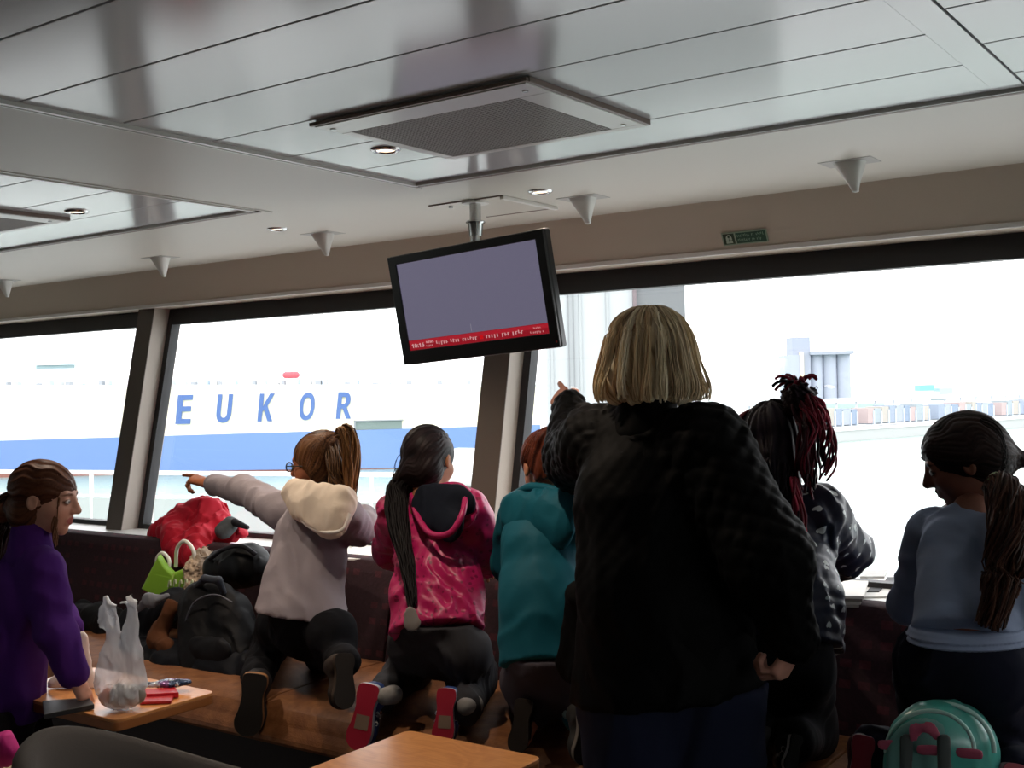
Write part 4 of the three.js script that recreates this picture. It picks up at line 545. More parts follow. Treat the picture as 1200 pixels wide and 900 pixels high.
// --- child in the teal jacket
{ const q = (x, y, z) => atZ(x, y, z), base = setY(q(640, 800, -2.78), SEAT), p = person('child in a teal hooded jacket with red-brown hair kneeling beside the woman', base);
  const J = kneel({ pelvis: q(641, 765, -2.63), waist: q(638, 705, -2.67), chest: q(637, 640, -2.74), neck: q(642, 578, -2.79), hem: q(641, 780, -2.62), shL: q(606, 606, -2.80), elL: q(601, 660, -2.88), wrL: q(618, 655, -3.1), shR: q(676, 604, -2.76), elR: q(694, 660, -2.86), wrR: q(684, 655, -3.1), hipL: q(618, 775, -2.63), hipR: q(664, 775, -2.63), knL: q(616, 790, -2.97), knR: q(670, 800, -2.97), anL: q(624, 836, -2.62), anR: q(690, 850, -2.58), back: dirOf(0.1, 0, -1) });
  J.toeL = q(614, 868, -2.55); J.toeR = q(680, 880, -2.54);
  const skin = '#bd8062', hm = headMatrix(q(641, 547, -2.82), dirOf(-0.3, -0.3, 1), dirOf(-0.08, 1, 0.3), 0.205);
  p.add('body', bodyGeometry(J, 1, skin, [headGeometry(hm, skin), handGeometry(J.wrL, dirOf(0.2, -0.3, 1), V(0, -1, 0), -1, 0.8, [0.3, 0.4, 0.4, 0.4, 0.4], skin), handGeometry(J.wrR, dirOf(-0.2, -0.3, 1), V(0, -1, 0), 1, 0.8, [0.3, 0.4, 0.4, 0.4, 0.4], skin)]), skinM);
  p.add('hair', hairGeometry(hm, ['#2b130d', '#4a2114', '#6b3420', '#38190f'], { tie: V(0, 0.5, -0.5), freq: 34, amp: 0.02, ears: true, nape: true, make: (f) => f.egg(V(0.05, 0.28, -0.4), 0.22, 0.2, 0.17).egg(V(0, -0.05, -0.22), 0.33, 0.3, 0.28) }), hairM);
  const teal = cloth('#10596a', 0.62, { sheen: 0.2, sheenColor: new THREE.Color('#4fb6c0') });
  const f = topField(J, 1, [0.118, 0.118, 0.124, 0.055, 0.06], { sleeve: [0.06, 0.055, 0.048], flat: 0.75 }); f.disp = folds(0.013, 0.9); const jk = p.add('jacket', f.mesh(0.008), teal);
  const hf = new Field(0.03); hf.limb(q(606, 600, -2.74), q(668, 596, -2.72), 0.055, 0.05, { flat: 0.6, n: BACK }).limb(q(618, 612, -2.70), q(650, 616, -2.69), 0.07, 0.06, { flat: 0.42, n: BACK }); hf.disp = folds(0.012, 1.2); p.add('hood', hf.mesh(0.006), teal, jk);
  p.add('collar', tube([q(604, 580, -2.79), q(622, 571, -2.755), q(650, 575, -2.74), q(672, 584, -2.75)], 0.014, 28, 8), teal, jk);
  const t = trouserField(J, 1, [0.074, 0.056, 0.044]); t.disp = folds(0.008); p.add('leggings', t.mesh(0.009), cloth('#4a464e', 0.85));
  const o = { upper: std('#17140f', 0.7), sole: std('#221a14', 0.7), rim: std('#6d655c', 0.6), thick: 0.022 };
  shoe(p, q(615, 818, -2.545), q(606, 884, -2.51), dirOf(-0.15, 0.1, -1), o); shoe(p, q(690, 828, -2.54), q(684, 898, -2.51), dirOf(0.3, 0.1, -1), o);
}
// --- the woman
{ const q = (x, y, z) => atZ(x, y, z), base = setY(q(785, 800, -2.40), 0), p = person('blonde woman in a long black quilted coat standing and pointing out of the window', base);
  const J = { pelvis: q(786, 770, -2.40), waist: q(778, 690, -2.40), chest: q(766, 590, -2.43), neck: q(758, 492, -2.46), hem: q(784, 815, -2.40), shL: q(702, 522, -2.48), elL: q(676, 536, -2.68), wrL: q(667, 474, -2.84), shR: q(828, 522, -2.43), elR: q(898, 655, -2.38), wrR: q(932, 756, -2.42), back: dirOf(0.1, 0, -1) };
  for (const [k, o] of [['L', -0.095], ['R', 0.095]]) { J['hip' + k] = J.pelvis.clone().addScaledVector(RIGHT, o); J['kn' + k] = setY(J['hip' + k], 0.44); J['an' + k] = setY(J['hip' + k], 0.09); }
  const skin = '#c58f7c', hm = headMatrix(q(757, 420, -2.47), dirOf(-0.25, -0.02, 1), dirOf(0, 1, 0), 0.226);
  p.add('body', bodyGeometry(J, 1.3, skin, [headGeometry(hm, skin), handGeometry(q(666, 474, -2.85), dirOf(-0.42, 0.42, 1.0), dirOf(0.5, -0.5, 0.3), -1, 0.95, [0.7, 0.15, 1.2, 1.3, 1.3], skin), handGeometry(J.wrR, dirOf(-0.45, -0.85, 0.15), dirOf(-0.5, 0.3, 0.5), 1, 0.98, [0.7, 0.9, 1.0, 1.1, 1.15], skin, { stump: 0.02 })]), skinM);
  const hc = ['#75604c', '#cdb088', '#ead4ac', '#f4e6c8', '#d8bc90', '#9a7f60'];
  const prof = [[0.53, 0.05], [0.50, 0.2], [0.40, 0.345], [0.20, 0.445], [-0.08, 0.505], [-0.32, 0.535], [-0.44, 0.50]];
  const hair = p.add('hair', hairGeometry(hm, hc, { tie: V(0, -1, 0.0), c: V(0, 0.5, -0.12), freq: 30, amp: 0.022, ears: false, streak: 12, cell: 0.015, make: (f) => { f.egg(V(0, 0.06, -0.14), 0.44, 0.45, 0.40).egg(V(0, -0.14, -0.14), 0.49, 0.34, 0.38); for (const s of [-1, 1]) f.limb(V(0.28 * s, 0.0, -0.08), V(0.35 * s, -0.34, -0.08), 0.2, 0.15, { k: 0.1 }); f.limb(V(-0.18, -0.2, -0.34), V(-0.2, -0.36, -0.32), 0.19, 0.13, { k: 0.1 }).limb(V(0.18, -0.2, -0.34), V(0.2, -0.36, -0.32), 0.19, 0.13, { k: 0.1 }); } }), hairM);
  const locks = []; const rr = mulberry(31); for (let i = 0; i < 22; i++) { const a = -2.7 + i * 0.257, x = Math.sin(a), zz = -Math.cos(a), e = 0.06 * (rr() - 0.4), w = 0.09 * (rr() - 0.5); locks.push(strands(prof.map(([y, r], k) => V(x * (r + (k > 4 ? e : -0.01)) + (k > 2 ? w * (k - 2) / 3 : 0), y - (k === 6 ? 0.05 * rr() : 0), zz * (r + (k > 4 ? e : 0.0)) * 0.97 - 0.12).applyMatrix4(hm)), 0.006, 0.013, 22, 0.0014, [hc[1 + i % 3], hc[(i * 2) % 5]], 40 + i, { ragged: 0.1, wave: 0.002, seg: 18, twist: 0.9 })); }
  p.add('locks', joinAll(locks), hairM, hair);
  const curl = strands([q(812, 436, -2.45), q(823, 450, -2.45), q(824, 464, -2.46), q(815, 471, -2.47)], 0.003, 0.002, 6, 0.001, [hc[2], hc[1]], 71); p.add('loose_curl', curl, hairM, hair);
  const coatM = cloth('#080808', 0.62, { specularIntensity: 0.12, bumpMap: weave, bumpScale: 0.0003 });
  const f = topField(J, 1.3, [0.178, 0.186, 0.212, 0.075, 0.085], { sleeve: [0.07, 0.062, 0.038], flat: 0.7, k: 0.06, ks: 0.05, cuffAt: 0.9 });
  const fw = folds(0.010, 0.7); f.disp = (x, y, z, F) => { const s = 0.052, a = (F.u + F.v * 1.0) / s, b = (F.u - F.v * 1.0) / s; return (F.hit >= 4 ? 0.007 : 0.0025) * Math.sqrt(Math.abs(Math.sin(a * Math.PI)) * Math.abs(Math.sin(b * Math.PI)) + 0.02) + fw(x, y, z); };
  const coat = p.add('quilted_coat', f.mesh(0.007, true), coatM);
  const cf = new Field(0.02); cf.limb(q(758, 508, -2.45), q(759, 474, -2.452), 0.092, 0.07); cf.disp = folds(0.003, 1.4); p.add('collar', cf.mesh(0.007), coatM, coat);
  const cu = new Field(0.01); cu.limb(q(669, 486, -2.82), q(668, 476, -2.84), 0.05, 0.046); cu.disp = (x, y, z, F) => 0.003 * Math.abs(Math.sin(F.v * 260)); p.add('cuff', cu.mesh(0.006), cloth('#4b4a45', 0.8), coat);
  const sk = new Field(0.04); sk.limb(q(780, 735, -2.40), q(782, 815, -2.40), 0.2, 0.225, { flat: 0.72, n: BACK }).limb(q(690, 700, -2.44), q(684, 775, -2.45), 0.05, 0.065); sk.cut(q(782, 812, -2.4), V(0, -1, 0).addScaledVector(RIGHT, 0.1)); sk.disp = folds(0.014, 0.8); p.add('coat_skirt', sk.mesh(0.009), coatM, coat);
  const t = trouserField(J, 1.3, [0.1, 0.082, 0.075]); t.disp = folds(0.010, 0.8); p.add('jeans', t.mesh(0.011), cloth('#191f33', 0.85));
  for (const k of ['L', 'R']) { const a = J['an' + k]; shoe(p, setY(a, 0.002).addScaledVector(AWAY, -0.08), setY(a, 0.002).addScaledVector(AWAY, 0.17), V(0, -1, 0), { upper: std('#1a1614', 0.6), sole: std('#2b2622', 0.8) }); }
}
// --- girl with red braids in the navy coat with hearts
{ const q = (x, y, z) => atZ(x, y, z), base = setY(q(918, 800, -2.76), SEAT), p = person('girl with dark and red braids in a navy coat printed with pale hearts', base);
  const J = kneel({ pelvis: q(922, 770, -2.66), waist: q(920, 705, -2.70), chest: q(915, 650, -2.78), neck: q(912, 592, -2.82), hem: q(924, 762, -2.66), shL: q(872, 612, -2.86), elL: q(862, 660, -2.95), wrL: q(890, 662, -3.2), shR: q(956, 606, -2.86), elR: q(989, 646, -3.06), wrR: q(952, 664, -3.26), hipL: q(895, 780, -2.68), hipR: q(945, 780, -2.68), knL: q(890, 800, -2.98), knR: q(950, 800, -2.98), anL: q(884, 858, -2.6), anR: q(930, 868, -2.62), back: dirOf(0.05, 0, -1) });
  J.toeL = q(870, 880, -2.55);
  const skin = '#5c3a2a', hm = headMatrix(q(908, 524, -2.84), dirOf(0.15, -0.25, 1), dirOf(0.02, 1, 0.2), 0.22);
  p.add('body', bodyGeometry(J, 1, skin, [headGeometry(hm, skin), handGeometry(J.wrL, dirOf(0.4, -0.2, 1), V(0, -1, 0), -1, 0.8, [0.3, 0.4, 0.4, 0.4, 0.4], skin), handGeometry(J.wrR, dirOf(-0.9, 0, 0.3), V(0, -1, 0), 1, 0.8, [0.3, 0.4, 0.4, 0.4, 0.4], skin)]), skinM);
  const hc = ['#0d0a10', '#17111a', '#221820'];
  const hair = p.add('hair', hairGeometry(hm, hc, { tie: V(0.1, 0.7, -0.4), freq: 26, amp: 0.028, ears: false, make: (f) => f.egg(V(0, -0.12, -0.2), 0.35, 0.38, 0.32).limb(V(0.02, -0.2, -0.3), V(0.02, -0.55, -0.34), 0.27, 0.22, { k: 0.1 }) }), hairM);
  const top = q(936, 464, -2.80), red = ['#4a0f1c', '#7c1c30', '#a83448'];
  const bun = new Field(0.01); const rb = mulberry(55); for (let i = 0; i < 9; i++) { const a = i * 0.72, r = 0.028 + 0.012 * rb(); bun.limb(top.clone().add(V(Math.cos(a) * r * 0.6, -0.03, Math.sin(a) * r)), top.clone().add(V(Math.cos(a + 0.8) * r, 0.025 * rb(), Math.sin(a + 0.8) * r)), 0.016, 0.012); } bun.disp = (x, y, z) => 0.004 * Math.sin((x + y) * 400); p.add('bun', solidColour(bun.mesh(0.005), '#1d0f18'), hairM, hair);
  const br = []; for (let i = 0; i < 20; i++) { const a = rb() * 6.28, l = 0.03 + 0.03 * rb(), o = V(Math.cos(a) * l, 0.02 + 0.035 * rb(), Math.sin(a) * l * 0.6); br.push(solidColour(tube([top.clone().add(V(0, -0.02, 0)), top.clone().addScaledVector(o, 0.5).add(V(0, 0.02, 0)), top.clone().add(o), top.clone().addScaledVector(o, 1.25).add(V(0, -0.02, 0))], 0.0042, 10, 6), i % 3 ? red[1] : hc[1])); }
  const tail = (pts, r0, r1, n, s, cols) => strands(pts.map((a) => q(...a)), r0, r1, n, 0.0034, cols, s, { ragged: 0.35, twist: 2, wave: 0.006, bulge: 0.3 });
  p.add('bun_ends', joinAll(br), hairM, hair);
  p.add('braids', joinAll([tail([[938, 470, -2.8], [956, 478, -2.78], [962, 500, -2.78], [960, 524, -2.79]], 0.02, 0.022, 26, 61, [red[0], red[2]]), tail([[936, 472, -2.78], [948, 500, -2.74], [944, 545, -2.73], [950, 585, -2.74]], 0.022, 0.026, 30, 62, [hc[0], red[1]]), tail([[946, 480, -2.8], [964, 500, -2.8], [968, 540, -2.8], [962, 570, -2.8]], 0.012, 0.02, 14, 63, [hc[1], red[1]]), tail([[900, 540, -2.74], [908, 600, -2.70], [920, 650, -2.66], [930, 690, -2.63]], 0.05, 0.05, 90, 64, [hc[0], hc[2]]), tail([[930, 560, -2.72], [936, 620, -2.68], [935, 680, -2.65]], 0.012, 0.012, 14, 65, [red[0], red[2]]), tail([[890, 480, -2.82], [872, 488, -2.82], [866, 505, -2.82], [868, 530, -2.82]], 0.006, 0.008, 8, 66, [hc[1], red[2]])]), hairM, hair);
  const heartTex = (() => { const t = canvasTexture(512, 512, (c, w, h) => { c.fillStyle = '#1a2036'; c.fillRect(0, 0, w, h); const r = mulberry(9); for (let j = 0; j < 4; j++) for (let i = 0; i < 4; i++) { const x = i * 128 + (j % 2 ? 96 : 32), y = j * 128 + 60, s = 21 + 6 * r(); c.save(); c.translate(x % 512, y); c.rotate((r() - 0.5) * 0.8); c.fillStyle = '#d9e0de'; c.beginPath(); c.moveTo(0, s); c.bezierCurveTo(-s * 1.5, 0, -s * 0.9, -s * 1.1, 0, -s * 0.35); c.bezierCurveTo(s * 0.9, -s * 1.1, s * 1.5, 0, 0, s); c.fill(); c.restore(); } }); t.wrapS = t.wrapT = THREE.RepeatWrapping; return t; })();
  const coatM = cloth('#ffffff', 0.42, { map: rep(heartTex, 5.2), specularIntensity: 0.9 });
  const f = topField(J, 1, [0.125, 0.125, 0.128, 0.058, 0.06], { sleeve: [0.07, 0.064, 0.05], flat: 0.75 }); const fw = folds(0.013, 1.1); f.disp = (x, y, z, F) => 0.006 * Math.sqrt(Math.abs(Math.sin(F.v * Math.PI / 0.045))) + fw(x, y, z); p.add('heart_coat', f.mesh(0.007, true), coatM);
  const t = trouserField(J, 1, [0.078, 0.06, 0.048]); t.disp = folds(0.009); p.add('leggings', t.mesh(0.009), cloth('#101014', 0.9));
  const o = { upper: std('#15151a', 0.7), sole: std('#1a181a', 0.7), rim: std('#c9c4c2', 0.6), stripe: std('#d9d4d2', 0.6) };
  shoe(p, q(898, 850, -2.55), q(884, 905, -2.52), dirOf(0.7, 0.1, -1), o); shoe(p, q(935, 860, -2.57), q(925, 905, -2.53), dirOf(0.2, 0.1, -1), o);
}
// --- girl in the pale blue jumper
{ const q = (x, y, z) => atZ(x, y, z), base = setY(q(1140, 800, -2.72), SEAT), p = person('girl in a pale grey-blue jumper with a long wavy ponytail looking down at papers', base);
  const J = kneel({ pelvis: q(1138, 752, -2.58), waist: q(1136, 705, -2.63), chest: q(1134, 655, -2.70), neck: q(1140, 602, -2.74), hem: q(1136, 752, -2.58), shL: q(1092, 624, -2.78), elL: q(1065, 706, -2.83), wrL: q(1084, 694, -3.06), shR: q(1182, 628, -2.66), elR: q(1206, 706, -2.68), wrR: q(1180, 706, -2.95), hipL: q(1102, 765, -2.60), hipR: q(1172, 770, -2.56), knL: q(1090, 870, -2.88), knR: q(1170, 880, -2.84), anL: q(1024, 878, -2.56), anR: q(1196, 906, -2.54), back: dirOf(0.25, 0, -1) });
  J.toeL = q(1012, 925, -2.5); J.toeR = q(1188, 940, -2.49);
  const skin = '#7d5040', hm = headMatrix(q(1127, 541, -2.77), dirOf(-0.9, -0.34, 0.34), dirOf(-0.3, 1, 0.05), 0.2);
  p.add('body', bodyGeometry(J, 1, skin, [headGeometry(hm, skin, { lip: '#70382f', brow: '#150d09' }), handGeometry(J.wrL, dirOf(0.2, -0.2, 1), V(0, -1, 0), -1, 0.8, [0.3, 0.4, 0.4, 0.4, 0.4], skin), handGeometry(J.wrR, dirOf(-0.4, -0.2, 1), V(0, -1, 0), 1, 0.8, [0.3, 0.4, 0.4, 0.4, 0.4], skin)]), skinM);
  const hc = ['#100a0a', '#1d1312', '#2d1d1a', '#150d0c'];
  const hair = p.add('hair', hairGeometry(hm, hc, { tie: V(-0.05, -0.22, -0.75), c: V(0, 0.12, 0.1), freq: 46, amp: 0.014, ears: false, faceZ: 0.075, faceUp: -0.02, grow: 0.02, make: (f) => f.egg(V(0, -0.02, -0.26), 0.36, 0.36, 0.33).limb(V(0, -0.12, -0.45), V(-0.02, -0.2, -0.62), 0.14, 0.08, { k: 0.1 }) }), hairM);
  p.add('ponytail', strands([q(1166, 566, -2.68), q(1180, 582, -2.63), q(1184, 630, -2.57), q(1172, 690, -2.52), q(1158, 738, -2.49)], 0.026, 0.026, 420, 0.0021, ['#21140f', '#3e2620', '#5a3a2c'], 9, { bulge: 0.7, ragged: 0.35, wave: 0.006, twist: 1.2, seg: 18 }), hairM, hair);
  p.add('hair_tie', new THREE.TorusGeometry(0.018, 0.007, 8, 20).rotateY(1.1).translate(...q(1167, 566, -2.675).toArray()), std('#b9c9a0', 0.6), hair);
  p.add('flyaway', strands([q(1150, 492, -2.72), q(1172, 505, -2.70), q(1177, 540, -2.68), q(1168, 566, -2.68)], 0.006, 0.004, 10, 0.0009, hc, 19), hairM, hair);
  const blue = cloth('#8a97b0', 0.9, { bumpMap: knit, bumpScale: 0.0005 });
  const f = topField(J, 1, [0.112, 0.114, 0.128, 0.05, 0.056], { sleeve: [0.052, 0.048, 0.042], flat: 0.72 }); f.disp = folds(0.009, 1.0, 0.7, 1); const jk = p.add('jumper', f.mesh(0.007, true), blue);
  const sc = new Field(0.015); sc.limb(q(1108, 604, -2.82), q(1122, 594, -2.82), 0.022, 0.02); p.add('white_collar', sc.mesh(0.006), cloth('#d9d9da', 0.9), jk);
  const hemf = new Field(0.01); hemf.limb(q(1136, 735, -2.595), q(1136, 752, -2.575), 0.128, 0.131, { flat: 0.74, n: BACK }); hemf.cut(q(1136, 752, -2.575), V(0, -1, 0)).cut(q(1136, 732, -2.595), V(0, 1, 0)); hemf.disp = (x, y) => 0.0045 * Math.sin(y * 420); p.add('rib_hem', hemf.mesh(0.006), blue, jk);
  const t = trouserField(J, 1, [0.084, 0.062, 0.05]); t.disp = folds(0.010); p.add('jeans', t.mesh(0.009), cloth('#181b2a', 0.85));
  const o = { upper: std('#3a1018', 0.7), sole: std('#8f1830', 0.55), rim: std('#b88a8c', 0.6), thick: 0.022 };
  shoe(p, q(1013, 860, -2.50), q(1006, 940, -2.46), dirOf(-0.25, 0.1, -1), o); shoe(p, q(1190, 893, -2.49), q(1186, 980, -2.45), dirOf(0, 0.1, -1), o);
}
// ------------------------------------------------------------------ tables and chairs
const steelM = M.steel;
function loungeTable(x0, x1, z0, z1, label) {
  const y = 0.56, cx = (x0 + x1) / 2, cz = (z0 + z1) / 2, t = thing('side_table', label, 'table', [cx, 0, cz]);
  const s = new THREE.Shape(), a = (x1 - x0) / 2, b = (z1 - z0) / 2, r = 0.03; s.moveTo(-a + r, -b); s.lineTo(a - r, -b); s.quadraticCurveTo(a, -b, a, -b + r); s.lineTo(a, b - r); s.quadraticCurveTo(a, b, a - r, b); s.lineTo(-a + r, b); s.quadraticCurveTo(-a, b, -a, b - r); s.lineTo(-a, -b + r); s.quadraticCurveTo(-a, -b, -a + r, -b);
  const slab = (d, bev) => new THREE.ExtrudeGeometry(s, { depth: d, bevelEnabled: true, bevelSize: bev, bevelThickness: bev, bevelSegments: 2, bevelOffset: -bev }).rotateX(-Math.PI / 2);
  part('table_top', worldUV(slab(0.006, 0.002).translate(0, y - 0.010, 0), 2.2), M.wood, t); part('edge_band', slab(0.02, 0.003).translate(0, y - 0.034, 0), M.woodEdge, t);
  part('pedestal', new THREE.CylinderGeometry(0.026, 0.026, y - 0.05, 24).translate(0, (y - 0.05) / 2 + 0.015, 0), M.chrome, t); part('pedestal', new THREE.CylinderGeometry(0.012, 0.012, y - 0.05, 16).translate(0.05, (y - 0.05) / 2 + 0.015, 0), M.chrome, t);
  part('foot_plate', new THREE.CylinderGeometry(0.17, 0.18, 0.015, 36).translate(0, 0.0075, 0), steelM, t); part('top_plate', rbox(0.2, 0.008, 0.2, 0.002).translate(0, y - 0.038, 0), steelM, t); return t; }
loungeTable(-3.42, -2.80, -2.33, -1.975, 'small wooden side table carrying a clear plastic bag and red packets');
loungeTable(-2.035, -1.60, -2.335, -1.62, 'bare honey-coloured wooden side table in front of the red-soled shoes');
function tubChair(x, z, turn, label) {
  const c = thing('tub_chair', label, 'chair', [x, 0, z], turn), n = 40, m = 14, pos = [], idx = [];
  for (let i = 0; i <= n; i++) { const th = (-2.25 + 4.5 * i / n), top = 0.55 + 0.21 * smooth(2.0, 0.1, Math.abs(th)), ends = Math.min(1, Math.min(i, n - i) / 2 + 0.35);
    for (let j = 0; j <= m; j++) { const a = j / m * 2 * Math.PI, ex = Math.sign(Math.cos(a)) * Math.abs(Math.cos(a)) ** 0.8, ey = Math.sign(Math.sin(a)) * Math.abs(Math.sin(a)) ** 0.3, h = (top - 0.24) / 2, r = 0.29 + 0.032 * ex * ends + 0.05 * (ey * 0.5 + 0.5); pos.push(-Math.cos(th) * r, 0.24 + h + ey * h, Math.sin(th) * r * 1.0); } }
  for (let i = 0; i < n; i++) for (let j = 0; j < m; j++) { const a = i * (m + 1) + j, b = a + m + 1; idx.push(a, a + 1, b, b, a + 1, b + 1); }
  for (const e of [0, n]) { const s = pos.length / 3; let sx = 0, sy = 0, sz = 0; for (let j = 0; j < m; j++) { const o = (e * (m + 1) + j) * 3; sx += pos[o] / m; sy += pos[o + 1] / m; sz += pos[o + 2] / m; } pos.push(sx, sy, sz); for (let j = 0; j < m; j++) { const a = e * (m + 1) + j; e ? idx.push(a, a + 1, s) : idx.push(a + 1, a, s); } }
  let g = new THREE.BufferGeometry(); g.setAttribute('position', new THREE.Float32BufferAttribute(pos, 3)); g.setIndex(idx); g = mergeVertices(g, 1e-4); g.computeVertexNormals();
  const fab = std('#45423f', 0.95, { bumpMap: rep(weaveBump, 10), bumpScale: 0.0005 });
  part('shell_back', worldUV(g, 1), fab, c); part('seat_cushion', new THREE.CylinderGeometry(0.27, 0.26, 0.13, 36, 1).translate(0.01, 0.37, 0), fab, c); part('base', new THREE.CylinderGeometry(0.25, 0.2, 0.1, 32).translate(0, 0.26, 0), std('#2b2826', 0.9), c);
  for (const [a, b] of [[0.17, 0.17], [0.17, -0.17], [-0.17, 0.17], [-0.17, -0.17]]) part('leg', bar(V(a * 0.85, 0.23, b * 0.85), V(a, 0, b), 0.014, 10), M.chrome, c); return c; }
{ const p = atT(232, 850, 2.42); tubChair(p.x, p.z, 40 * DEG, 'grey upholstered tub chair with a sloping curved back in the near corner'); }
// ------------------------------------------------------------------ bags, coats and papers
const blob = (name, label, category, build, disp, mat, cell = 0.007, group) => { const f = new Field(0.03); f.pad = 0.03; build(f); f.disp = disp; const b = f.bounds(), o = V((b[0].x + b[1].x) / 2, b[0].y, (b[0].z + b[1].z) / 2); const t = thing(name, label, category, o.toArray(), 0, group); t.userData.origin = o; part(name === 'coat' ? 'cloth_body' : 'body', f.mesh(cell, true).translate(-o.x, -o.y, -o.z), mat, t); return t; };
const sub = (t, name, geo, mat) => part(name, geo.translate(-t.userData.origin.x, -t.userData.origin.y, -t.userData.origin.z), mat, t);
const z = (x, y, zz) => atZ(x, y, zz);
{ const t = blob('coat', 'bright red crumpled jacket heaped on the white window ledge', 'jacket', (f) => f.limb(z(195, 625, -3.42), z(250, 616, -3.46), 0.05, 0.075).limb(z(215, 608, -3.46), z(246, 602, -3.47), 0.055, 0.07).limb(z(185, 626, -3.40), z(205, 622, -3.4), 0.045, 0.06).limb(z(205, 628, -3.36), z(214, 650, -3.24), 0.06, 0.045).limb(z(232, 632, -3.34), z(230, 652, -3.24), 0.06, 0.05).limb(z(262, 630, -3.42), z(280, 624, -3.43), 0.03, 0.022), folds(0.026, 1.25), cloth('#b41a30', 0.6));
  const b = new Field(0.02); b.limb(z(184, 636, -3.36), z(188, 646, -3.34), 0.03, 0.028); b.disp = folds(0.006, 2); sub(t, 'dark_lining', b.mesh(0.006), cloth('#241820', 0.8)); }
{ const t = blob('knit_hat', 'small grey and black hat beside the red jacket on the window ledge', 'hat', (f) => f.limb(z(262, 622, -3.36), z(270, 614, -3.38), 0.035, 0.03), folds(0.006, 2), cloth('#5d6468', 0.8)); const f = new Field(0.01); f.limb(z(275, 612, -3.38), z(290, 618, -3.38), 0.018, 0.01); sub(t, 'peak', f.mesh(0.005), cloth('#2b2d33', 0.7)); }
{ const o = z(210, 694, -3.1), t = thing('shopping_bag', 'green carrier bag with white handles leaning below the red jacket', 'bag', o.toArray()); t.userData.origin = o;
  const n = BACK.clone(), rx = V(0, 1, 0).cross(n).normalize(), sh = new THREE.Shape(); [[193, 649], [199, 662], [206, 671], [218, 667], [239, 661], [246, 676], [240, 693], [214, 698], [190, 694], [179, 683], [186, 666]].forEach(([a, b], i) => { const d = z(a, b, -3.1).sub(o), q = [d.dot(rx), d.y]; i ? sh.lineTo(...q) : sh.moveTo(...q); });
  const g = new THREE.ExtrudeGeometry(sh, { depth: 0.035, bevelEnabled: true, bevelSize: 0.012, bevelThickness: 0.02, bevelSegments: 4, bevelOffset: -0.008, curveSegments: 4 }); const P = g.attributes.position; for (let i = 0; i < P.count; i++) { const w = folds(0.008, 2)(P.getX(i), P.getY(i), 1); P.setZ(i, P.getZ(i) * (0.8 + 6 * w)); } g.applyMatrix4(new THREE.Matrix4().makeBasis(rx, V(0, 1, 0), n)); g.computeVertexNormals(); part('body', g, cloth('#7cab38', 0.4), t);
  part('fold_panel', tube([z(204, 672, -3.05), z(200, 684, -3.04), z(196, 693, -3.05)].map((p) => p.sub(o)), 0.004, 12, 6), cloth('#b7dd70', 0.4), t);
  sub(t, 'handle', tube([z(206, 664, -3.1), z(208, 642, -3.09), z(216, 634, -3.09), z(225, 642, -3.09), z(230, 660, -3.1)], 0.008, 30, 8), std('#e6e4dc', 0.6)); sub(t, 'handle', tube([z(186, 672, -3.12), z(184, 655, -3.11), z(190, 648, -3.11), z(198, 656, -3.11), z(198, 666, -3.11)], 0.008, 26, 8), std('#e6e4dc', 0.6));
  const pr = mulberry(77); for (let k = 0; k < 5; k++) { const c = z(197 + k * 6.5, 688 - (k % 2), -3.03); sub(t, 'printed_mark', tube([c, c.clone().add(V(0.004, 0.012 + 0.01 * pr(), 0)), c.clone().add(V(0.012, 0.03, 0.0)), c.clone().add(V(0.016, 0.006 + 0.012 * pr(), 0))], 0.0035, 10, 5), std('#d6e2c0', 0.6)); } }
{ blob('fur_collar', 'beige fluffy fur trim lying between the green bag and the black bag', 'fur trim', (f) => f.chain([z(238, 652, -3.14), z(230, 668, -3.1), z(226, 692, -3.06)], [0.036, 0.04, 0.03]), (x, y, q) => 0.010 * noise3(x * 90, y * 90, q * 90) + 0.008 * noise3(x * 200, y * 200, q * 200), cloth('#b9a692', 1), 0.005); }
{ const t = blob('holdall', 'rounded black holdall lying against the backrest beside the grey-hooded girl', 'bag', (f) => f.limb(z(262, 668, -3.1), z(292, 662, -3.1), 0.085, 0.085), folds(0.012, 1), cloth('#0f1113', 0.5)); sub(t, 'strap', tube([z(246, 655, -3.02), z(262, 644, -3.01), z(284, 640, -3.02), z(300, 650, -3.05)], 0.009, 24, 6), cloth('#2b2d33', 0.7)); }
{ const t = blob('backpack', 'large dark grey backpack at the right of the heap of coats', 'backpack', (f) => f.limb(z(238, 715, -2.9), z(250, 775, -2.86), 0.10, 0.12, { flat: 0.8, n: BACK }).limb(z(270, 720, -2.92), z(278, 778, -2.88), 0.075, 0.10).limb(z(238, 700, -2.92), z(262, 698, -2.92), 0.05, 0.045), folds(0.014, 0.9), cloth('#0f1013', 0.65), 0.008);
  const f = new Field(0.02); f.limb(z(232, 765, -2.8), z(258, 767, -2.8), 0.06, 0.06, { flat: 0.5, n: BACK }); f.disp = folds(0.006, 1.3); sub(t, 'front_pocket', f.mesh(0.007), cloth('#121317', 0.7)); sub(t, 'zip', tube([z(215, 735, -2.80), z(228, 706, -2.815), z(252, 697, -2.84), z(272, 706, -2.85)], 0.004, 30, 6), std('#4c4f58', 0.5)); const g = new Field(0.01); g.chain([z(228, 690, -2.88), z(240, 678, -2.86), z(256, 680, -2.86), z(262, 694, -2.88)], [0.012, 0.014, 0.014, 0.012]); sub(t, 'grab_handle', g.mesh(0.005), cloth('#3a3f48', 0.7)); }
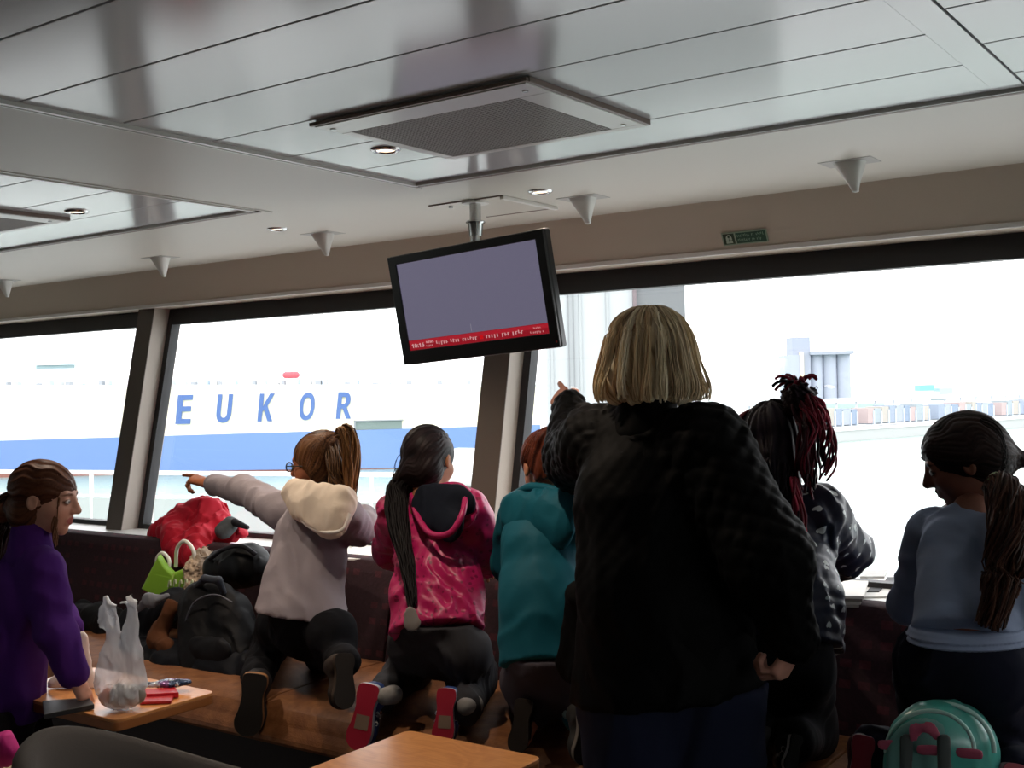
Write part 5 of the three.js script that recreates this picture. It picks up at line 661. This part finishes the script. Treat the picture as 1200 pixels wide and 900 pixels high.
{ blob('coat', 'dark navy coat heaped in the middle of the bench pile', 'coat', (f) => f.limb(z(160, 730, -2.95), z(210, 712, -3.0), 0.06, 0.08).limb(z(150, 775, -2.88), z(215, 785, -2.84), 0.085, 0.10).limb(z(215, 785, -2.84), z(300, 790, -2.84), 0.09, 0.06), folds(0.02, 1), cloth('#0f1219', 0.7), 0.008); }
{ blob('coat', 'rust brown coat sleeve showing between the dark coats and the backpack', 'coat', (f) => f.limb(z(184, 748, -2.83), z(200, 712, -2.86), 0.032, 0.03).limb(z(196, 760, -2.8), z(184, 752, -2.82), 0.035, 0.03), folds(0.010, 1.4), cloth('#553420', 0.9), 0.007); }
{ blob('coat', 'black coat slumped at the left end of the bench pile by the purple sleeve', 'coat', (f) => f.limb(z(96, 722, -3.05), z(128, 730, -3.02), 0.06, 0.07).limb(z(100, 765, -3.0), z(140, 770, -2.98), 0.09, 0.09), folds(0.02, 1), cloth('#101114', 0.8), 0.008); }
{ blob('scarf', 'pale grey scarf trailing over the dark coats behind the plastic bag', 'scarf', (f) => f.chain([z(158, 716, -2.88), z(174, 704, -2.87), z(196, 698, -2.9)], [0.014, 0.014, 0.010], { flat: 0.5, n: BACK }), folds(0.008, 2), cloth('#7d818a', 0.8), 0.006); }
// clear plastic bag on the left table
{ const q = (x, y, t) => atT(x, y, t), T0 = 3.34; const f = new Field(0.007); f.pad = 0.03; f.egg(q(141, 812, T0), 0.062, 0.05, 0.05).chain([q(130, 800, T0), q(130, 768, T0), q(131, 735, T0), q(126, 712, T0)], [0.045, 0.027, 0.021, 0.017], { flat: 0.45, n: BACK }).chain([q(151, 800, T0), q(154, 768, T0), q(154, 735, T0), q(153, 711, T0)], [0.045, 0.025, 0.020, 0.019], { flat: 0.45, n: BACK }).limb(q(120, 790, T0), q(138, 775, T0), 0.02, 0.03, { flat: 0.4, n: BACK }); f.k = 0.01; f.disp = folds(0.010, 2.2, 1.4, 0.4);
  f.limb(q(129, 716, T0), q(133, 732, T0), 0.007, 0.009, { sub: true, k: 0.008 });
  const base = atY(141, 836, 0.562), t = thing('plastic_bag', 'clear crinkled plastic carrier bag standing on the left side table', 'bag', base.toArray()), tr = (g) => g.translate(-base.x, -base.y, -base.z);
  part('film', tr(f.mesh(0.0045)), phys('#f6faff', 0.2, { transmission: 0.58, thickness: 0, ior: 1.45 }), t);
  const c = new Field(0.015); c.ball(q(127, 817, T0), 0.026); part('orange_fruit', tr(c.mesh(0.005)), std('#d4703a', 0.6), t); const d = new Field(0.02); d.limb(q(141, 815, T0), q(156, 814, T0), 0.03, 0.028); d.disp = folds(0.012, 2); part('wrapped_food', tr(d.mesh(0.005)), std('#8d8880', 0.6), t); }
const flat = (pts, h, y) => { const s = new THREE.Shape(pts.map((p) => new THREE.Vector2(p.x, -p.z))); return new THREE.ExtrudeGeometry(s, { depth: h, bevelEnabled: true, bevelSize: 0.001, bevelThickness: 0.001, bevelSegments: 1 }).rotateX(-Math.PI / 2).translate(0, y + 0.001, 0); };
const lay = (name, label, cat, px, h, y, mat, group) => { const pts = px.map(([a, b]) => atY(a, b, y + h)), o = pts.reduce((s, p) => s.add(p), V(0, 0, 0)).divideScalar(pts.length); const t = thing(name, label, cat, [o.x, y, o.z], 0, group); part('sheet', flat(pts.map((p) => p.sub(o)), h, 0), mat, t); return t; };
const TT = 0.5605;
lay('packet', 'flat red packet nearest the plastic bag on the left side table', 'packet', [[163, 818], [203, 816], [200, 822], [164, 823]], 0.006, TT, std('#b41e28', 0.45));
{ const t = lay('wallet', 'glossy red pouch lying under the silver wrapper on the left side table', 'pouch', [[170, 808], [205, 806], [209, 812], [172, 814]], 0.014, TT, std('#c2202e', 0.35)); }
{ const o = atY(203, 802, TT), f = new Field(0.01); f.limb(atY(172, 802, TT + 0.02), atY(196, 801, TT + 0.022), 0.02, 0.022, { flat: 0.4, n: UP }).limb(atY(196, 801, TT + 0.022), atY(219, 799, TT + 0.024), 0.02, 0.014, { flat: 0.4, n: UP }); f.disp = folds(0.007, 2.4); f.colour = (x, y, zz) => noise3(x * 40, 3, zz * 40) > 0.25 ? lin('#2c3f5e') : noise3(x * 30, 8, zz * 55) > 0.2 ? lin('#7d5a8a') : lin('#c9d2da'); const t = thing('snack_wrapper', 'crumpled silver and blue snack wrapper at the back of the left table', 'wrapper', [o.x, TT, o.z]); part('foil', f.mesh(0.004).translate(-o.x, -TT, -o.z), skinned(0.25, { metalness: 0.4 }), t); }
lay('folder', 'thin black folder under the hand of the girl in purple', 'folder', [[52, 838], [110, 826], [104, 818], [50, 822]], 0.012, TT, std('#191a1f', 0.5));
{ // pale paper bag behind the purple sleeve
  const c = atT(96, 800, 3.62), o = V(c.x, TT, c.z), t = thing('paper_bag', 'pale printed paper bag held behind the purple sleeve on the left table', 'bag', o.toArray()), f = new Field(0.015); f.limb(atT(72, 806, 3.6), atT(100, 806, 3.6), 0.04, 0.04, { flat: 0.45, n: BACK }).limb(atT(80, 770, 3.6), atT(98, 800, 3.6), 0.03, 0.04, { flat: 0.4, n: BACK }).limb(atT(96, 748, 3.6), atT(92, 772, 3.6), 0.016, 0.034, { flat: 0.4, n: BACK }); f.cut(V(0, TT + 0.001, 0), V(0, -1, 0)); f.disp = folds(0.004, 2); f.colour = (x, y, zz) => (noise3(x * 60, y * 60, 2) > 0.42 && y > TT + 0.06 ? lin('#6a3a3c') : lin('#efe4de')); part('paper', f.mesh(0.005).translate(-o.x, -o.y, -o.z), skinned(0.8), t); }
// things on the window ledge
const LY = 0.8065, paper = std('#e9e8e4', 0.7), ink = std('#232326', 0.7);
lay('paper_sheet', 'white paper sheet on the ledge between the grey and pink girls', 'paper', [[408, 655], [445, 656], [452, 640], [414, 638]], 0.006, LY, paper);
{ const t = thing('magazine_pile', 'short pile of magazines on the ledge beside the heart coat', 'magazines', atY(985, 690, LY).toArray()); const o = t.position; for (let k = 0; k < 4; k++) { const pts = [[958 + k, 699], [1006 + 2 * k, 700], [1014 + k, 682], [966, 680]].map(([a, b]) => atY(a, b, LY + 0.03).sub(V(o.x, 0, o.z))); part('magazine', flat(pts, 0.006, k * 0.0085), k === 3 ? paper : std(['#8a8784', '#b3b0ac', '#77716c'][k], 0.6), t); } }
{ const t = lay('printed_sheet', 'white printed sheet with dark squares on the ledge by the blue jumper', 'paper', [[1008, 700], [1052, 699], [1058, 676], [1018, 676]], 0.003, LY, paper); const o = t.position; for (const px of [[[1016, 694], [1030, 694], [1038, 686], [1022, 686]], [[1036, 683], [1050, 683], [1054, 677], [1040, 677]]]) part('dark_square', flat(px.map(([a, b]) => atY(a, b, LY + 0.005).sub(V(o.x, 0, o.z))), 0.0006, 0.005), ink, t); }
lay('open_booklet', 'open grey booklet lying against the window beyond the printed sheet', 'booklet', [[1008, 676], [1036, 676], [1040, 668], [1012, 668]], 0.01, LY, std('#a9a7a3', 0.6));
// teal rucksack on the seat in front of the girl in blue
{ const q = (x, y, zz) => atZ(x, y, zz), ZB0 = -2.42, o = setY(q(1100, 900, ZB0), SEAT), t = thing('rucksack', 'round-topped teal rucksack with pink handle in the near corner of the bench', 'backpack', o.toArray()), tr = (g) => g.translate(-o.x, -o.y, -o.z); t.userData.origin = o;
  const teal = phys('#3f9c8f', 0.35, { clearcoat: 0.5, clearcoatRoughness: 0.2 }), f = new Field(0.04); f.pad = 0.03; f.limb(q(1092, 880, ZB0), q(1090, 1000, ZB0), 0.093, 0.105, { flat: 0.6, n: BACK }).limb(q(1112, 880, ZB0 - 0.05), q(1108, 1000, ZB0 - 0.05), 0.098, 0.11, { flat: 0.7, n: BACK }); f.cut(V(0, SEAT + 0.005, 0), V(0, -1, 0)); f.disp = folds(0.006, 0.9); part('shell', tr(f.mesh(0.006)), teal, t);
  const pnl = new Field(0.02); pnl.limb(q(1084, 886, ZB0 + 0.045), q(1084, 990, ZB0 + 0.045), 0.078, 0.088, { flat: 0.3, n: BACK }); pnl.cut(V(0, SEAT + 0.01, 0), V(0, -1, 0)); part('back_panel', tr(pnl.mesh(0.006)), std('#5d8f88', 0.8), t);
  const arc = (x0, r, dz, cx = 1090) => { const pts = []; for (let k = 0; k <= 14; k++) { const a = Math.PI * (1 - k / 14); pts.push(q(cx + Math.cos(a) * r, 882 - Math.sin(a) * r * 0.94, ZB0 + dz)); } return pts; };
  part('piping', tr(tube(arc(0, 52, 0.055), 0.0045, 48, 8)), std('#9fd0c4', 0.4), t); part('piping', tr(tube(arc(0, 61, -0.02, 1104), 0.005, 48, 8)), std('#b9ddd4', 0.35), t);
  const zf = ZB0 + 0.085, strap = (pts, r, m, n) => { const s = new Field(0.01); s.chain(pts.map(([a, b]) => q(a, b, zf)), pts.map(() => r), { flat: 0.4, n: BACK }); part(n, tr(s.mesh(0.005)), m, t); };
  const pinkS = std('#b0506a', 0.7), greyS = std('#3d4543', 0.8);
  strap([[1062, 868], [1062, 960]], 0.015, greyS, 'shoulder_strap'); strap([[1106, 868], [1108, 960]], 0.015, greyS, 'shoulder_strap'); strap([[1034, 873], [1050, 873]], 0.012, pinkS, 'pink_webbing'); strap([[1080, 879], [1096, 879]], 0.012, pinkS, 'pink_webbing'); strap([[1126, 882], [1146, 884]], 0.012, pinkS, 'pink_webbing'); strap([[1070, 865], [1072, 855], [1090, 853], [1098, 864]], 0.009, pinkS, 'grab_handle'); }
{ const t = blob('drawstring_bag', 'small teal bag with a pale strap lying by the woman\'s knee', 'bag', (f) => f.limb(z(680, 838, -2.68), z(700, 848, -2.68), 0.05, 0.055), folds(0.008, 1.3), cloth('#1f6f7a', 0.6), 0.006); sub(t, 'strap', (() => { const f = new Field(0.01); f.chain([z(664, 838, -2.61), z(676, 824, -2.61), z(696, 812, -2.62)], [0.014, 0.015, 0.015], { flat: 0.35, n: BACK }); return f.mesh(0.005); })(), cloth('#8fb3b4', 0.7)); }
{ const p = atT(4, 878, 2.9); const t = blob('coat', 'bright pink garment lying at the near left corner beside the tub chair', 'garment', (f) => f.limb(p, atT(-30, 885, 2.9), 0.035, 0.05).limb(p, atT(16, 884, 2.88), 0.03, 0.012), folds(0.014, 1.6), cloth('#c8308a', 0.6), 0.006);
  const s = thing('stool', 'pale upholstered stool carrying the pink garment at the left edge', 'stool', [atT(-40, 900, 2.9).x, 0, atT(-40, 900, 2.9).z]); const yT = t.position.y + 0.01; part('seat_pad', new THREE.CylinderGeometry(0.2, 0.2, 0.09, 36).translate(0, yT - 0.045, 0), std('#b3a48e', 0.9), s); part('base', new THREE.CylinderGeometry(0.17, 0.17, 0.06, 30).translate(0, yT - 0.12, 0), std('#3a332c', 0.9), s); for (const a of [0.8, 2.4, 4, 5.5]) part('leg', bar(V(Math.cos(a) * 0.13, yT - 0.14, Math.sin(a) * 0.13), V(Math.cos(a) * 0.16, 0, Math.sin(a) * 0.16), 0.013, 8), M.chrome, s); }
renderer.render(scene, camera);
